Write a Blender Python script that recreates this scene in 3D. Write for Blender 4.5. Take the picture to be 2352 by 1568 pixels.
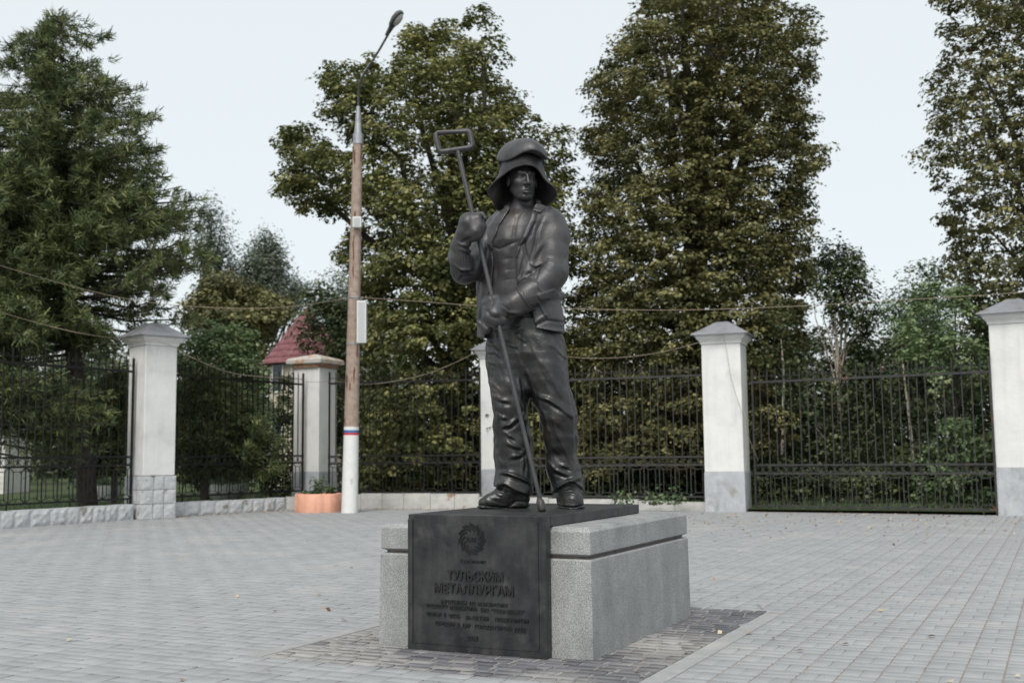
import bpy, math, random
import numpy as np
from mathutils import Matrix, Vector
R = math.radians
for o in list(bpy.data.objects): bpy.data.objects.remove(o)
scene = bpy.context.scene
COL = scene.collection
rng = np.random.default_rng(7); random.seed(7)

# ------------------------------------------------------------ camera, sky, sun, exposure
F, PIT, ROL, H = 2540.2, R(5.831), R(0.617), 1.2          # focal length in pixels of a 2352 px wide frame
cd = bpy.data.cameras.new('camera'); cam = bpy.data.objects.new('camera', cd); COL.objects.link(cam)
cam.matrix_world = Matrix.Translation((0, 0, H)) @ Matrix.Rotation(math.pi/2 + PIT, 4, 'X') @ Matrix.Rotation(-ROL, 4, 'Z')
cd.sensor_width = 36; cd.lens = 36*F/2352; cd.clip_end = 2000; cd.clip_start = .1
cd.dof.use_dof = True; cd.dof.focus_distance = 7.35; cd.dof.aperture_fstop = 2.8
scene.camera = cam
SUN_EL, SUN_AZ = R(50), R(193)                              # azimuth from +Y clockwise: behind the camera, from the left
w = bpy.data.worlds.new('World'); scene.world = w; w.use_nodes = True
nt = w.node_tree; bg = nt.nodes['Background']
sk = nt.nodes.new('ShaderNodeTexSky'); sk.sky_type = 'NISHITA'; sk.sun_disc = False
sk.sun_elevation = SUN_EL; sk.sun_rotation = SUN_AZ; sk.dust_density = 3.0; sk.air_density = 1.0; sk.ozone_density = 1.0
mx = nt.nodes.new('ShaderNodeMix'); mx.data_type = 'RGBA'; mx.inputs[0].default_value = .76
mx.inputs[7].default_value = (9.2, 9.75, 9.8, 1)
nt.links.new(sk.outputs[0], mx.inputs[6]); nt.links.new(mx.outputs[2], bg.inputs[0]); bg.inputs[1].default_value = .0640
sd = bpy.data.lights.new('sun', 'SUN'); sd.energy = 1.45; sd.angle = R(25); sd.color = (1, .95, .88)
sun = bpy.data.objects.new('sun', sd); COL.objects.link(sun)
sdir = Vector((math.sin(SUN_AZ)*math.cos(SUN_EL), math.cos(SUN_AZ)*math.cos(SUN_EL), math.sin(SUN_EL)))
sun.rotation_euler = sdir.to_track_quat('Z', 'Y').to_euler()
scene.view_settings.view_transform = 'Standard'; scene.view_settings.look = 'None'
scene.view_settings.gamma = 1; scene.view_settings.use_curve_mapping = False
scene.view_settings.exposure = 0.78

# ------------------------------------------------------------ picture measure -> place
cR, sR, cP, sP = math.cos(ROL), math.sin(ROL), math.cos(PIT), math.sin(PIT)
def ray(px, py):
    u, v = px-1176, py-784
    u, v = u*cR - v*sR, u*sR + v*cR
    x, yc, zc = u/F, 1.0, -v/F
    return np.array([x, yc*cP - zc*sP, yc*sP + zc*cP])
def at_y(px, py, Y):
    d = ray(px, py); return np.array([0, 0, H]) + d*(Y/d[1])
def at_z(px, py, Z=0):
    d = ray(px, py); return np.array([0, 0, H]) + d*((Z-H)/d[2])
def project(X, Y, Z):
    z = Z-H; yc = Y*cP + z*sP; zc = -Y*sP + z*cP
    u = F*X/yc; v = -F*zc/yc
    return 1176 + u*cR + v*sR, 784 - u*sR + v*cR

# ------------------------------------------------------------ materials
def lk(t, a, b): t.links.new(a, b)
def mat(name, col, col2=None, scale=5, rough=.7, metal=0, bump=0, bscale=40, spec=.5, detail=6, ramp=(.35, .65), coords='obj',
        third=None, tscale=1.5, tramp=(.55, .7), attr=None, rnd=0.0, transl=0):
    m = bpy.data.materials.new(name); m.use_nodes = True; t = m.node_tree; N = t.nodes
    b = N['Principled BSDF']; b.inputs['Roughness'].default_value = rough; b.inputs['Metallic'].default_value = metal
    b.inputs['Specular IOR Level'].default_value = spec
    geo = N.new('ShaderNodeNewGeometry'); pos = geo.outputs['Position']
    out = None
    if col2 is None:
        rgb = N.new('ShaderNodeRGB'); rgb.outputs[0].default_value = (*col, 1); out = rgb.outputs[0]
    else:
        n = N.new('ShaderNodeTexNoise'); n.inputs['Scale'].default_value = scale; n.inputs['Detail'].default_value = detail
        n.inputs['Roughness'].default_value = .65
        lk(t, pos, n.inputs['Vector'])
        r = N.new('ShaderNodeValToRGB'); r.color_ramp.elements[0].position = ramp[0]; r.color_ramp.elements[1].position = ramp[1]
        r.color_ramp.elements[0].color = (*col, 1); r.color_ramp.elements[1].color = (*col2, 1)
        lk(t, n.outputs[0], r.inputs[0]); out = r.outputs[0]
    if third is not None:
        n = N.new('ShaderNodeTexNoise'); n.inputs['Scale'].default_value = tscale; n.inputs['Detail'].default_value = 7
        lk(t, pos, n.inputs['Vector'])
        mr = N.new('ShaderNodeMapRange'); mr.inputs[1].default_value = tramp[0]; mr.inputs[2].default_value = tramp[1]
        lk(t, n.outputs[0], mr.inputs[0])
        mxx = N.new('ShaderNodeMix'); mxx.data_type = 'RGBA'; mxx.inputs[7].default_value = (*third, 1)
        lk(t, mr.outputs[0], mxx.inputs[0]); lk(t, out, mxx.inputs[6]); out = mxx.outputs[2]
    if rnd > 0:
        a = N.new('ShaderNodeAttribute'); a.attribute_name = 'v'
        mr = N.new('ShaderNodeMapRange'); mr.inputs[3].default_value = 1-rnd; mr.inputs[4].default_value = 1+rnd
        lk(t, a.outputs['Fac'], mr.inputs[0])
        vm = N.new('ShaderNodeVectorMath'); vm.operation = 'SCALE'; lk(t, out, vm.inputs[0]); lk(t, mr.outputs[0], vm.inputs['Scale']); out = vm.outputs[0]
    lk(t, out, b.inputs['Base Color'])
    if bump > 0:
        n = N.new('ShaderNodeTexNoise'); n.inputs['Scale'].default_value = bscale; n.inputs['Detail'].default_value = 5
        lk(t, pos, n.inputs['Vector'])
        bp = N.new('ShaderNodeBump'); bp.inputs['Strength'].default_value = 1; bp.inputs['Distance'].default_value = bump
        lk(t, n.outputs[0], bp.inputs['Height']); lk(t, bp.outputs[0], b.inputs['Normal'])
    m['out'] = 1
    return m
def leafmat(name, c1, c2, c3, rnd=.25, rough=.5, transl=.32):
    m = bpy.data.materials.new(name); m.use_nodes = True; t = m.node_tree; N = t.nodes; b = N['Principled BSDF']
    a = N.new('ShaderNodeAttribute'); a.attribute_name = 'v'
    r = N.new('ShaderNodeValToRGB'); e = r.color_ramp.elements; e[0].color = (*c1, 1); e[1].color = (*c3, 1)
    e[1].position = 1; x = e.new(.55); x.color = (*c2, 1)
    lk(t, a.outputs['Fac'], r.inputs[0])
    lk(t, r.outputs[0], b.inputs['Base Color']); b.inputs['Roughness'].default_value = rough; b.inputs['Specular IOR Level'].default_value = .35
    tr = N.new('ShaderNodeBsdfTranslucent'); lk(t, r.outputs[0], tr.inputs[0])
    ms = N.new('ShaderNodeMixShader'); ms.inputs[0].default_value = transl
    lk(t, b.outputs[0], ms.inputs[1]); lk(t, tr.outputs[0], ms.inputs[2]); lk(t, ms.outputs[0], N['Material Output'].inputs[0])
    return m
M = {}
M['bronze'] = mat('dark_bronze', (.026, .027, .031), (.046, .044, .045), scale=7, rough=.50, metal=.30, bump=.0016, bscale=70,
                  third=(.085, .072, .060), tscale=4, tramp=(.56, .74), spec=.6)
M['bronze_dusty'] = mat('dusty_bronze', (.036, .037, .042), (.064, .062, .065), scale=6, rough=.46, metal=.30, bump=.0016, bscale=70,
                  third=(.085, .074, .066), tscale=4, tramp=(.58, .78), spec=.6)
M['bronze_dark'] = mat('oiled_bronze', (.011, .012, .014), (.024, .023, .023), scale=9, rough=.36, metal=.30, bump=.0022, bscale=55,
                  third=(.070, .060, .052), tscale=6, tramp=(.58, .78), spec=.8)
M['bronze_plate'] = mat('cast_plate', (.022, .023, .026), (.052, .052, .054), scale=5, rough=.42, metal=.3, bump=.0012, bscale=60,
                        third=(.075, .074, .074), tscale=9, tramp=(.54, .78))
M['letters'] = mat('cast_letters', (.018, .018, .020), (.032, .032, .034), scale=30, rough=.38, metal=.3)
M['iron'] = mat('black_iron', (.004, .0045, .005), (.010, .010, .011), scale=9, rough=.5, metal=.2, third=(.10, .045, .025), tscale=6, tramp=(.66, .74))
M['iron_worn'] = mat('worn_iron', (.030, .030, .033), (.055, .052, .052), scale=6, rough=.55, metal=.2, third=(.14, .07, .045), tscale=4, tramp=(.62, .74))
M['plaster'] = mat('white_plaster', (.66, .67, .665), (.75, .75, .735), scale=2.2, rough=.9, bump=.004, bscale=14, third=(.52, .52, .50), tscale=1.6, tramp=(.58, .80))
M['plaster_grey'] = mat('grey_base_paint', (.36, .38, .41), (.46, .48, .50), scale=4, rough=.9, bump=.006, bscale=16, third=(.29, .28, .27), tscale=3)
M['stone_paint'] = mat('painted_rough_stone', (.42, .44, .46), (.58, .59, .60), scale=5, rough=.9, bump=.012, bscale=14, third=(.24, .22, .20), tscale=4, tramp=(.60, .68))
M['kerb_plaster'] = mat('patched_plaster', (.40, .40, .38), (.55, .54, .52), scale=3, rough=.95, bump=.01, bscale=9, third=(.30, .20, .15), tscale=2.3, tramp=(.64, .68))
M['brick'] = mat('bare_brick', (.30, .15, .09), (.46, .30, .20), scale=6, rough=.95, bump=.006)
M['brown_stone'] = mat('unpainted_brown_stone', (.10, .075, .065), (.17, .13, .11), scale=7, rough=.95, bump=.01, bscale=15)
M['roof_grey'] = mat('sheet_metal', (.26, .27, .30), (.36, .37, .40), scale=4, rough=.45, metal=.35, third=(.22, .21, .20), tscale=3)
M['cap_stone'] = mat('weathered_cap', (.42, .40, .37), (.55, .53, .50), scale=7, rough=.9, bump=.006, third=(.45, .28, .16), tscale=5, tramp=(.52, .62))
M['coral'] = mat('coral_paint', (.70, .36, .25), (.78, .43, .31), scale=3, rough=.8, bump=.003, third=(.55, .27, .19), tscale=7, tramp=(.64, .7))
M['soil'] = mat('soil', (.05, .035, .025), (.09, .06, .045), scale=20, rough=1, bump=.02)
M['white'] = mat('white_paint', (.68, .69, .69), (.76, .76, .75), scale=6, rough=.6, third=(.50, .49, .46), tscale=5, tramp=(.66, .74))
M['blue'] = mat('blue_paint', (.03, .14, .36), rough=.6); M['red'] = mat('red_paint', (.50, .04, .05), rough=.6)
M['box_white'] = mat('white_box', (.62, .64, .65), (.68, .69, .70), scale=20, rough=.5)
M['box_grille'] = mat('grey_grille', (.42, .44, .44), (.50, .52, .52), scale=90, rough=.7, bump=.002, bscale=200)
M['steel'] = mat('galvanised', (.30, .31, .33), (.42, .43, .45), scale=10, rough=.4, metal=.5)
M['arm'] = mat('dark_pipe', (.06, .065, .07), (.11, .11, .11), scale=10, rough=.5, metal=.3)
M['glass'] = mat('lamp_glass', (.50, .50, .48), rough=.15, spec=.8)
M['cable'] = mat('tan_cable', (.26, .20, .15), (.36, .29, .23), scale=10, rough=.7)
M['bark'] = mat('bark', (.035, .030, .026), (.085, .072, .060), scale=12, rough=1, bump=.02, bscale=18)
M['birch'] = mat('birch_bark', (.48, .40, .33), (.62, .55, .47), scale=8, rough=.9, third=(.05, .045, .04), tscale=14, tramp=(.55, .60))
M['cream'] = mat('cream_plaster', (.56, .50, .38), (.64, .58, .46), scale=3, rough=.9)
M['red_roof'] = mat('red_roof_tile', (.15, .045, .055), (.24, .11, .12), scale=6, rough=.8)
M['orange'] = mat('orange_brick', (.42, .17, .08), (.52, .24, .12), scale=4, rough=.9)
M['siding'] = mat('whitewashed_board', (.58, .58, .55), (.70, .70, .68), scale=4, rough=.9)
M['dark_glass'] = mat('dark_window', (.03, .035, .04), rough=.15)
M['grass'] = mat('grass', (.035, .060, .018), (.075, .105, .035), scale=7, rough=1, bump=.05, bscale=30)
M['earth'] = mat('ground_earth', (.03, .04, .018), (.06, .06, .035), scale=3, rough=1)
M['sand'] = mat('sandy_joint', (.21, .175, .155), (.30, .265, .24), scale=5, rough=1, third=(.30, .14, .08), tscale=1.3, tramp=(.55, .70))
# leaves
M['lf_lime'] = leafmat('lime_leaf', (.044, .060, .018), (.150, .165, .052), (.40, .385, .16))
M['lf_olive'] = leafmat('brown_olive_leaf', (.044, .052, .019), (.145, .145, .055), (.36, .335, .15))
M['lf_dark'] = leafmat('dark_leaf', (.026, .045, .019), (.070, .098, .040), (.19, .22, .095))
M['lf_green'] = leafmat('fresh_leaf', (.040, .078, .034), (.10, .16, .068), (.21, .27, .13))
M['lf_bright'] = leafmat('light_green_leaf', (.09, .15, .065), (.20, .28, .125), (.34, .40, .22))
M['lf_wispy'] = leafmat('silver_green_leaf', (.055, .080, .055), (.105, .135, .090), (.19, .22, .15))
M['lf_fir'] = leafmat('needle', (.038, .060, .025), (.115, .148, .056), (.29, .31, .12), transl=.1)
M['lf_dead'] = leafmat('dry_leaf', (.30, .16, .08), (.42, .30, .17), (.55, .48, .34), transl=.05)

def pavermat(name, c1, c2, dust, dt, rnd):
    m = mat(name, c1, c2, scale=2.6, rough=.82, bump=.0018, bscale=90, third=dust, tscale=.8, tramp=dt, rnd=rnd, detail=10, ramp=(.3, .7))
    return m
M['paver'] = pavermat('grey_paver', (.255, .265, .275), (.335, .342, .352), (.385, .38, .365), (.54, .82), .022)
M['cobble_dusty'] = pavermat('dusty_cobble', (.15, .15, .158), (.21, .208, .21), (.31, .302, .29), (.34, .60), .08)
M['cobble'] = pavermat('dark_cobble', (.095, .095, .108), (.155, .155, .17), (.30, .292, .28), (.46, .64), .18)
def granite():
    m = mat('granite', (.25, .26, .263), (.335, .342, .342), scale=2.5, rough=.62, bump=.0009, bscale=260)
    t = m.node_tree; N = t.nodes; b = N['Principled BSDF']; src = b.inputs['Base Color'].links[0].from_socket
    geo = N.new('ShaderNodeNewGeometry')
    n = N.new('ShaderNodeTexNoise'); n.inputs['Scale'].default_value = 190; n.inputs['Detail'].default_value = 3; lk(t, geo.outputs['Position'], n.inputs['Vector'])
    mr = N.new('ShaderNodeMapRange'); mr.inputs[1].default_value = .38; mr.inputs[2].default_value = .62; mr.inputs[3].default_value = .55; mr.inputs[4].default_value = 1.3
    lk(t, n.outputs[0], mr.inputs[0])
    vm = N.new('ShaderNodeVectorMath'); vm.operation = 'SCALE'; lk(t, src, vm.inputs[0]); lk(t, mr.outputs[0], vm.inputs['Scale'])
    lk(t, vm.outputs[0], b.inputs['Base Color'])
    # vertical drip streaks
    mp = N.new('ShaderNodeMapping'); mp.inputs['Scale'].default_value = (7, 7, 1.6); lk(t, geo.outputs['Position'], mp.inputs[0])
    n2 = N.new('ShaderNodeTexNoise'); n2.inputs['Scale'].default_value = 1; n2.inputs['Detail'].default_value = 6; lk(t, mp.outputs[0], n2.inputs['Vector'])
    m2 = N.new('ShaderNodeMapRange'); m2.inputs[1].default_value = .35; m2.inputs[2].default_value = .7; m2.inputs[3].default_value = .86; m2.inputs[4].default_value = 1.08
    lk(t, n2.outputs[0], m2.inputs[0]); v2 = N.new('ShaderNodeVectorMath'); v2.operation = 'SCALE'
    lk(t, vm.outputs[0], v2.inputs[0]); lk(t, m2.outputs[0], v2.inputs['Scale']); lk(t, v2.outputs[0], b.inputs['Base Color'])
    return m
def streak(m, sc, lo, hi, a=.4, b_=.7):
    t = m.node_tree; N = t.nodes; b = N['Principled BSDF']; src = b.inputs['Base Color'].links[0].from_socket
    geo = N.new('ShaderNodeNewGeometry'); mp = N.new('ShaderNodeMapping'); mp.inputs['Scale'].default_value = sc; lk(t, geo.outputs['Position'], mp.inputs[0])
    n = N.new('ShaderNodeTexNoise'); n.inputs['Scale'].default_value = 1; n.inputs['Detail'].default_value = 7; lk(t, mp.outputs[0], n.inputs['Vector'])
    q = N.new('ShaderNodeMapRange'); q.inputs[1].default_value = a; q.inputs[2].default_value = b_; q.inputs[3].default_value = lo; q.inputs[4].default_value = hi
    lk(t, n.outputs[0], q.inputs[0]); v = N.new('ShaderNodeVectorMath'); v.operation = 'SCALE'; lk(t, src, v.inputs[0]); lk(t, q.outputs[0], v.inputs['Scale']); lk(t, v.outputs[0], b.inputs['Base Color'])
streak(M['plaster'], (8, 8, .7), 1.02, .90, .5, .78); streak(M['plaster_grey'], (6, 6, 2), 1.05, .72, .5, .75)
streak(M['bronze_plate'], (22, 22, 2.2), 1.08, .72); streak(M['bronze_dusty'], (16, 16, 3), 1.12, .82); streak(M['coral'], (9, 9, 2), 1.03, .8, .5, .75)
M['granite'] = granite()
M['granite_dark'] = mat('stained_joint', (.10, .085, .075), (.17, .15, .14), scale=30, rough=.9)
def polemat():
    m = mat('concrete_pole', (.27, .205, .165), (.40, .32, .27), scale=9, rough=.9, bump=.004, bscale=30)
    t = m.node_tree; N = t.nodes; b = N['Principled BSDF']; src = b.inputs['Base Color'].links[0].from_socket
    geo = N.new('ShaderNodeNewGeometry'); mp = N.new('ShaderNodeMapping'); mp.inputs['Scale'].default_value = (11, 11, 1.6); lk(t, geo.outputs['Position'], mp.inputs[0])
    n2 = N.new('ShaderNodeTexNoise'); n2.inputs['Scale'].default_value = 1; n2.inputs['Detail'].default_value = 3; lk(t, mp.outputs[0], n2.inputs['Vector'])
    m2 = N.new('ShaderNodeMapRange'); m2.inputs[1].default_value = .60; m2.inputs[2].default_value = .66
    lk(t, n2.outputs[0], m2.inputs[0]); x = N.new('ShaderNodeMix'); x.data_type = 'RGBA'; x.inputs[7].default_value = (.12, .045, .022, 1)
    lk(t, m2.outputs[0], x.inputs[0]); lk(t, src, x.inputs[6]); lk(t, x.outputs[2], b.inputs['Base Color'])
    return m
M['pole'] = polemat()

# ------------------------------------------------------------ object helpers
def mesh_of(name, V, Fq=None, Ft=None, m=None, smooth=False, attr=None, faces=None):
    me = bpy.data.meshes.new(name)
    V = np.asarray(V, dtype=np.float32)
    if faces is not None:
        me.from_pydata(V.tolist(), [], faces)
    else:
        nq = 0 if Fq is None else len(Fq); ntr = 0 if Ft is None else len(Ft)
        me.vertices.add(len(V)); me.vertices.foreach_set('co', V.ravel())
        loops = []
        if nq: loops.append(np.asarray(Fq, np.int32).ravel())
        if ntr: loops.append(np.asarray(Ft, np.int32).ravel())
        L = np.concatenate(loops); me.loops.add(len(L)); me.loops.foreach_set('vertex_index', L)
        st = np.concatenate([np.arange(nq)*4, nq*4 + np.arange(ntr)*3]).astype(np.int32)
        me.polygons.add(nq+ntr); me.polygons.foreach_set('loop_start', st)
    me.update(calc_edges=True); me.validate()
    if smooth: me.polygons.foreach_set('use_smooth', np.ones(len(me.polygons), bool))
    if attr is not None:
        a = me.attributes.new('v', 'FLOAT', 'FACE'); a.data.foreach_set('value', np.asarray(attr, np.float32))
    if m is not None: me.materials.append(m)
    return me
def put(name, me, parent=None, loc=(0, 0, 0), rot=(0, 0, 0)):
    o = bpy.data.objects.new(name, me); COL.objects.link(o); o.location = loc; o.rotation_euler = rot
    if parent: o.parent = parent
    return o
def thing(name, label, cat, loc=(0, 0, 0), rz=0, group=None):
    o = bpy.data.objects.new(name, None); COL.objects.link(o); o.location = loc; o.rotation_euler = (0, 0, rz)
    o.empty_display_size = .1
    o['label'] = label; o['category'] = cat
    if group: o['group'] = group
    return o
def tag(o, label, cat, group=None):
    o['label'] = label; o['category'] = cat
    if group: o['group'] = group
    return o
def struct(o): o['kind'] = 'structure'; return o
class MB:
    """collects shapes, then links them as one mesh"""
    def __init__(s): s.V = []; s.F = []
    def add(s, V, Fs):
        n = len(s.V); s.V += [tuple(map(float, v)) for v in V]; s.F += [tuple(i+n for i in f) for f in Fs]; return s
    def box(s, x0, x1, y0, y1, z0, z1):
        V = [(x, y, z) for z in (z0, z1) for y in (y0, y1) for x in (x0, x1)]
        return s.add(V, [(0, 2, 3, 1), (4, 5, 7, 6), (0, 1, 5, 4), (2, 6, 7, 3), (0, 4, 6, 2), (1, 3, 7, 5)])
    def bar(s, a, b, w, h=None, up=(0, 0, 1)):
        a, b = Vector(a), Vector(b); d = (b-a).normalized(); u = Vector(up)
        if abs(d.dot(u)) > .95: u = Vector((0, 1, 0))
        sx = d.cross(u).normalized(); uu = sx.cross(d); h = h or w
        V = [p + sx*i*w/2 + uu*j*h/2 for p in (a, b) for i, j in ((-1, -1), (1, -1), (1, 1), (-1, 1))]
        return s.add(V, [(3, 2, 1, 0), (4, 5, 6, 7), (0, 1, 5, 4), (1, 2, 6, 5), (2, 3, 7, 6), (3, 0, 4, 7)])
    def tube(s, pts, rad, n=8, cap=True, closed=False):
        pts = [Vector(p) for p in pts]; m = len(pts)
        if not hasattr(rad, '__len__'): rad = [rad]*m
        V = []; prev = None
        for i, p in enumerate(pts):
            if closed: d = (pts[(i+1) % m]-pts[i-1]).normalized()
            else: d = (pts[min(i+1, m-1)]-pts[max(i-1, 0)]).normalized()
            if prev is None:
                u = Vector((0, 0, 1)) if abs(d.z) < .9 else Vector((1, 0, 0)); u = (u - d*u.dot(d)).normalized()
            else: u = (prev - d*prev.dot(d)).normalized()
            prev = u; q = d.cross(u)
            for k in range(n):
                a = 2*math.pi*k/n; V.append(p + (u*math.cos(a)+q*math.sin(a))*rad[i])
        Fs = []
        for i in range(m if closed else m-1):
            j = (i+1) % m
            for k in range(n): Fs.append((i*n+k, i*n+(k+1) % n, j*n+(k+1) % n, j*n+k))
        if cap and not closed: Fs += [tuple(range(n))[::-1], tuple((m-1)*n+k for k in range(n))]
        return s.add(V, Fs)
    def lathe(s, prof, n=24, c=(0, 0), star=None):
        V = []; Fs = []
        for r, z in prof:
            for k in range(n):
                a = 2*math.pi*k/n; q = r*(star(a) if star else 1)
                V.append((c[0]+q*math.cos(a), c[1]+q*math.sin(a), z))
        for i in range(len(prof)-1):
            for k in range(n): Fs.append((i*n+k, i*n+(k+1) % n, (i+1)*n+(k+1) % n, (i+1)*n+k))
        Fs += [tuple(range(n))[::-1], tuple((len(prof)-1)*n+k for k in range(n))]
        return s.add(V, Fs)
    def prism(s, poly, z0, z1):
        n = len(poly); V = [(x, y, z0) for x, y in poly]+[(x, y, z1) for x, y in poly]
        return s.add(V, [tuple(range(n))[::-1], tuple(range(n, 2*n))]+[(i, (i+1) % n, n+(i+1) % n, n+i) for i in range(n)])
    def mesh(s, name, m, smooth=False): return mesh_of(name, s.V, m=m, faces=s.F, smooth=smooth)
    def build(s, name, m, parent=None, loc=(0, 0, 0), rot=(0, 0, 0), smooth=False, bevel=0, world=False, auto=False):
        if world and parent is not None:
            l = parent.location; s.V = [(x-l.x, y-l.y, z-l.z) for x, y, z in s.V]
        o = put(name, s.mesh(name, m, smooth or auto), parent, loc, rot)
        if bevel:
            b = o.modifiers.new('bevel', 'BEVEL'); b.width = bevel; b.segments = 2; b.limit_method = 'ANGLE'; b.angle_limit = R(40)
        if auto: o.data.set_sharp_from_angle(angle=R(40))
        return o

# ------------------------------------------------------------ pedestal frame of reference
PYAW = .4597; PA = np.array([math.cos(PYAW), -math.sin(PYAW)]); PB = np.array([math.sin(PYAW), math.cos(PYAW)])
PO = np.array([-.6704, 7.0983]); PW, PT, PL = .9639, .8315, 1.603
GW, GS, GL = .2611, .0591, 1.9019
def toped(x, y): d = np.array([x, y])-PO; return d@PA, d@PB
def frped(i, j): return PO + PA*i + PB*j

# ------------------------------------------------------------ ground, pavement
g = struct(put('ground', MB().add([(-600, -60, -.06), (600, -60, -.06), (600, 900, -.06), (-600, 900, -.06)], [(0, 1, 2, 3)]).mesh('ground', M['earth'])))
gp = lambda x, y: at_z(x, y)[:2]
WL = [gp(-420, 1240), gp(0, 1214.4), gp(306, 1193)]          # foot of the kerb wall, left run
W2 = [gp(392, 1187), gp(657, 1171)]
W3 = [gp(828, 1168), gp(1100, 1168.6), gp(1466, 1170.8), gp(1622, 1173)]
WR = [gp(1728, 1175), gp(2294, 1183), gp(2700, 1190)]
plaza = [(-14, -3)] + [tuple(p) for p in WL] + [tuple(p) for p in W2] + [tuple(p) for p in W3] + [tuple(p) for p in WR] + [(14, -3)]
plaza_big = [(-14, -3)] + [(p[0]-.2, p[1]+.5) for p in plaza[1:-1]] + [(14, -3)]
n = len(plaza_big)
pav = struct(put('pavement', mesh_of('pavement', [(x, y, -.0045) for x, y in plaza_big], m=M['sand'], faces=[tuple(range(n))])))
# grass beyond the fence
gx = np.array([[p[0], p[1]+.12] for p in plaza[1:-1]])
V = [(x, y, .05) for x, y in gx]+[(x*3, 75, .25) for x, y in gx]; k = len(gx)
lawn = struct(put('lawn', mesh_of('lawn', V, m=M['grass'], faces=[(i, i+1, k+i+1, k+i) for i in range(k-1)])))
def inpoly(X, Y, poly):
    X = np.asarray(X); Y = np.asarray(Y); c = np.zeros(X.shape, bool); n = len(poly)
    for i in range(n):
        x0, y0 = poly[i]; x1, y1 = poly[(i+1) % n]
        if y0 == y1: continue
        c ^= ((y0 > Y) != (y1 > Y)) & (X < (x1-x0)*(Y-y0)/(y1-y0)+x0)
    return c
# basket weave in the pedestal's own directions
def slab_geo(cx, cy, lx, ly, top, bev, zb=-.012, tilt=None):
    """N bricks; arrays in pedestal coords -> verts, quads"""
    N = len(cx); s = np.array([[-1, -1], [1, -1], [1, 1], [-1, 1]])
    V = np.zeros((N, 12, 3), np.float32)
    for r, (ins, z) in enumerate(((0, zb), (0, -bev), (bev, 0))):
        for k in range(4):
            hx, hy = lx/2-ins, ly/2-ins
            V[:, r*4+k, 0] = cx+s[k, 0]*hx; V[:, r*4+k, 1] = cy+s[k, 1]*hy
            V[:, r*4+k, 2] = (z+top if r else z) + (0 if r == 0 else (tilt[:, 0]*s[k, 0]+tilt[:, 1]*s[k, 1]))
    q = []
    for r in range(2):
        for k in range(4): q.append((r*4+k, r*4+(k+1) % 4, r*4+4+(k+1) % 4, r*4+4+k))
    q.append((8, 9, 10, 11)); q = np.array(q)
    Q = (q[None]+(np.arange(N)*12)[:, None, None]).reshape(-1, 4)
    return V, Q, len(q)
B = .2; I, J = np.meshgrid(np.arange(-110, 150), np.arange(-60, 130)); I = I.ravel(); J = J.ravel()
# apron rectangle (dark cobbles) in pedestal coordinates
AX0, AX1, AY0, AY1 = -.68, 1.68, -.60, 2.40
rows = []
for h2 in (0, 1):
    along = ((I+J) % 2 == 0)
    cx = I*B + np.where(along, (h2-.5)*B/2, 0) + B/2; cy = J*B + np.where(along, 0, (h2-.5)*B/2) + B/2
    cx = cx - np.where(along, (h2-.5)*.0028, 0); lx = np.where(along, B/2-.0026, B-.0055); ly = np.where(along, B, B/2)
    rows.append(np.stack([cx, cy, lx, ly], 1))
BR = np.concatenate(rows)
wx = PO[0]+PA[0]*BR[:, 0]+PB[0]*BR[:, 1]; wy = PO[1]+PA[1]*BR[:, 0]+PB[1]*BR[:, 1]
pxx, pyy = project(wx, np.maximum(wy, .5), np.zeros_like(wx))
keep = inpoly(wx, wy, plaza) & (wy > 3.2) & (np.abs(wx) < 1.6+.50*wy)
keep &= ~((BR[:, 0] > AX0-.12) & (BR[:, 0] < AX1+.12) & (BR[:, 1] > AY0) & (BR[:, 1] < AY1))
BR = BR[keep]; wx = wx[keep]; wy = wy[keep]; pxx = pxx[keep]; pyy = pyy[keep]
vis = (pxx > 0) & (pxx < 2352) & (pyy < 1568); score = np.where(vis, wy, 1e6+wy); order = np.argsort(score)
near, far = order[:260], order[260:]
def brickset(idx):
    N = len(idx); c = BR[idx]
    V, Q, nf = slab_geo(c[:, 0], c[:, 1], c[:, 2]-.0035, c[:, 3]-.0035, rng.normal(0, .0006, N), .0022, tilt=rng.normal(0, .0007, (N, 2)))
    xy = PO[None, None]+V[..., 0:1]*PA+V[..., 1:2]*PB; V[..., :2] = xy
    return V.reshape(-1, 3), Q, np.repeat(rng.random(N), nf)
V, Q, A = brickset(far)
o = put('paver_field', mesh_of('paver_field', V, Q, m=M['paver'], attr=A), pav); o['kind'] = 'stuff'
lib = []
for v in range(8):
    t = rng.normal(0, .0008, (1, 2)); V, Q, nf = slab_geo(np.zeros(1), np.zeros(1), B-.0035, B/2-.0035, rng.normal(0, .0006, 1), .0022, tilt=t)
    lib.append(mesh_of('paver', V.reshape(-1, 3), Q, m=M['paver'], attr=[(v+.5)/8]*nf))
for i in near:
    c = BR[i]; o = put('paver', lib[random.randrange(8)], pav, (wx[i], wy[i], 0), (0, 0, -PYAW+(0 if c[2] > c[3] else math.pi/2))); o.scale = (.975, 1, 1) if c[2] > c[3] else (1, .974, 1)
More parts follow.
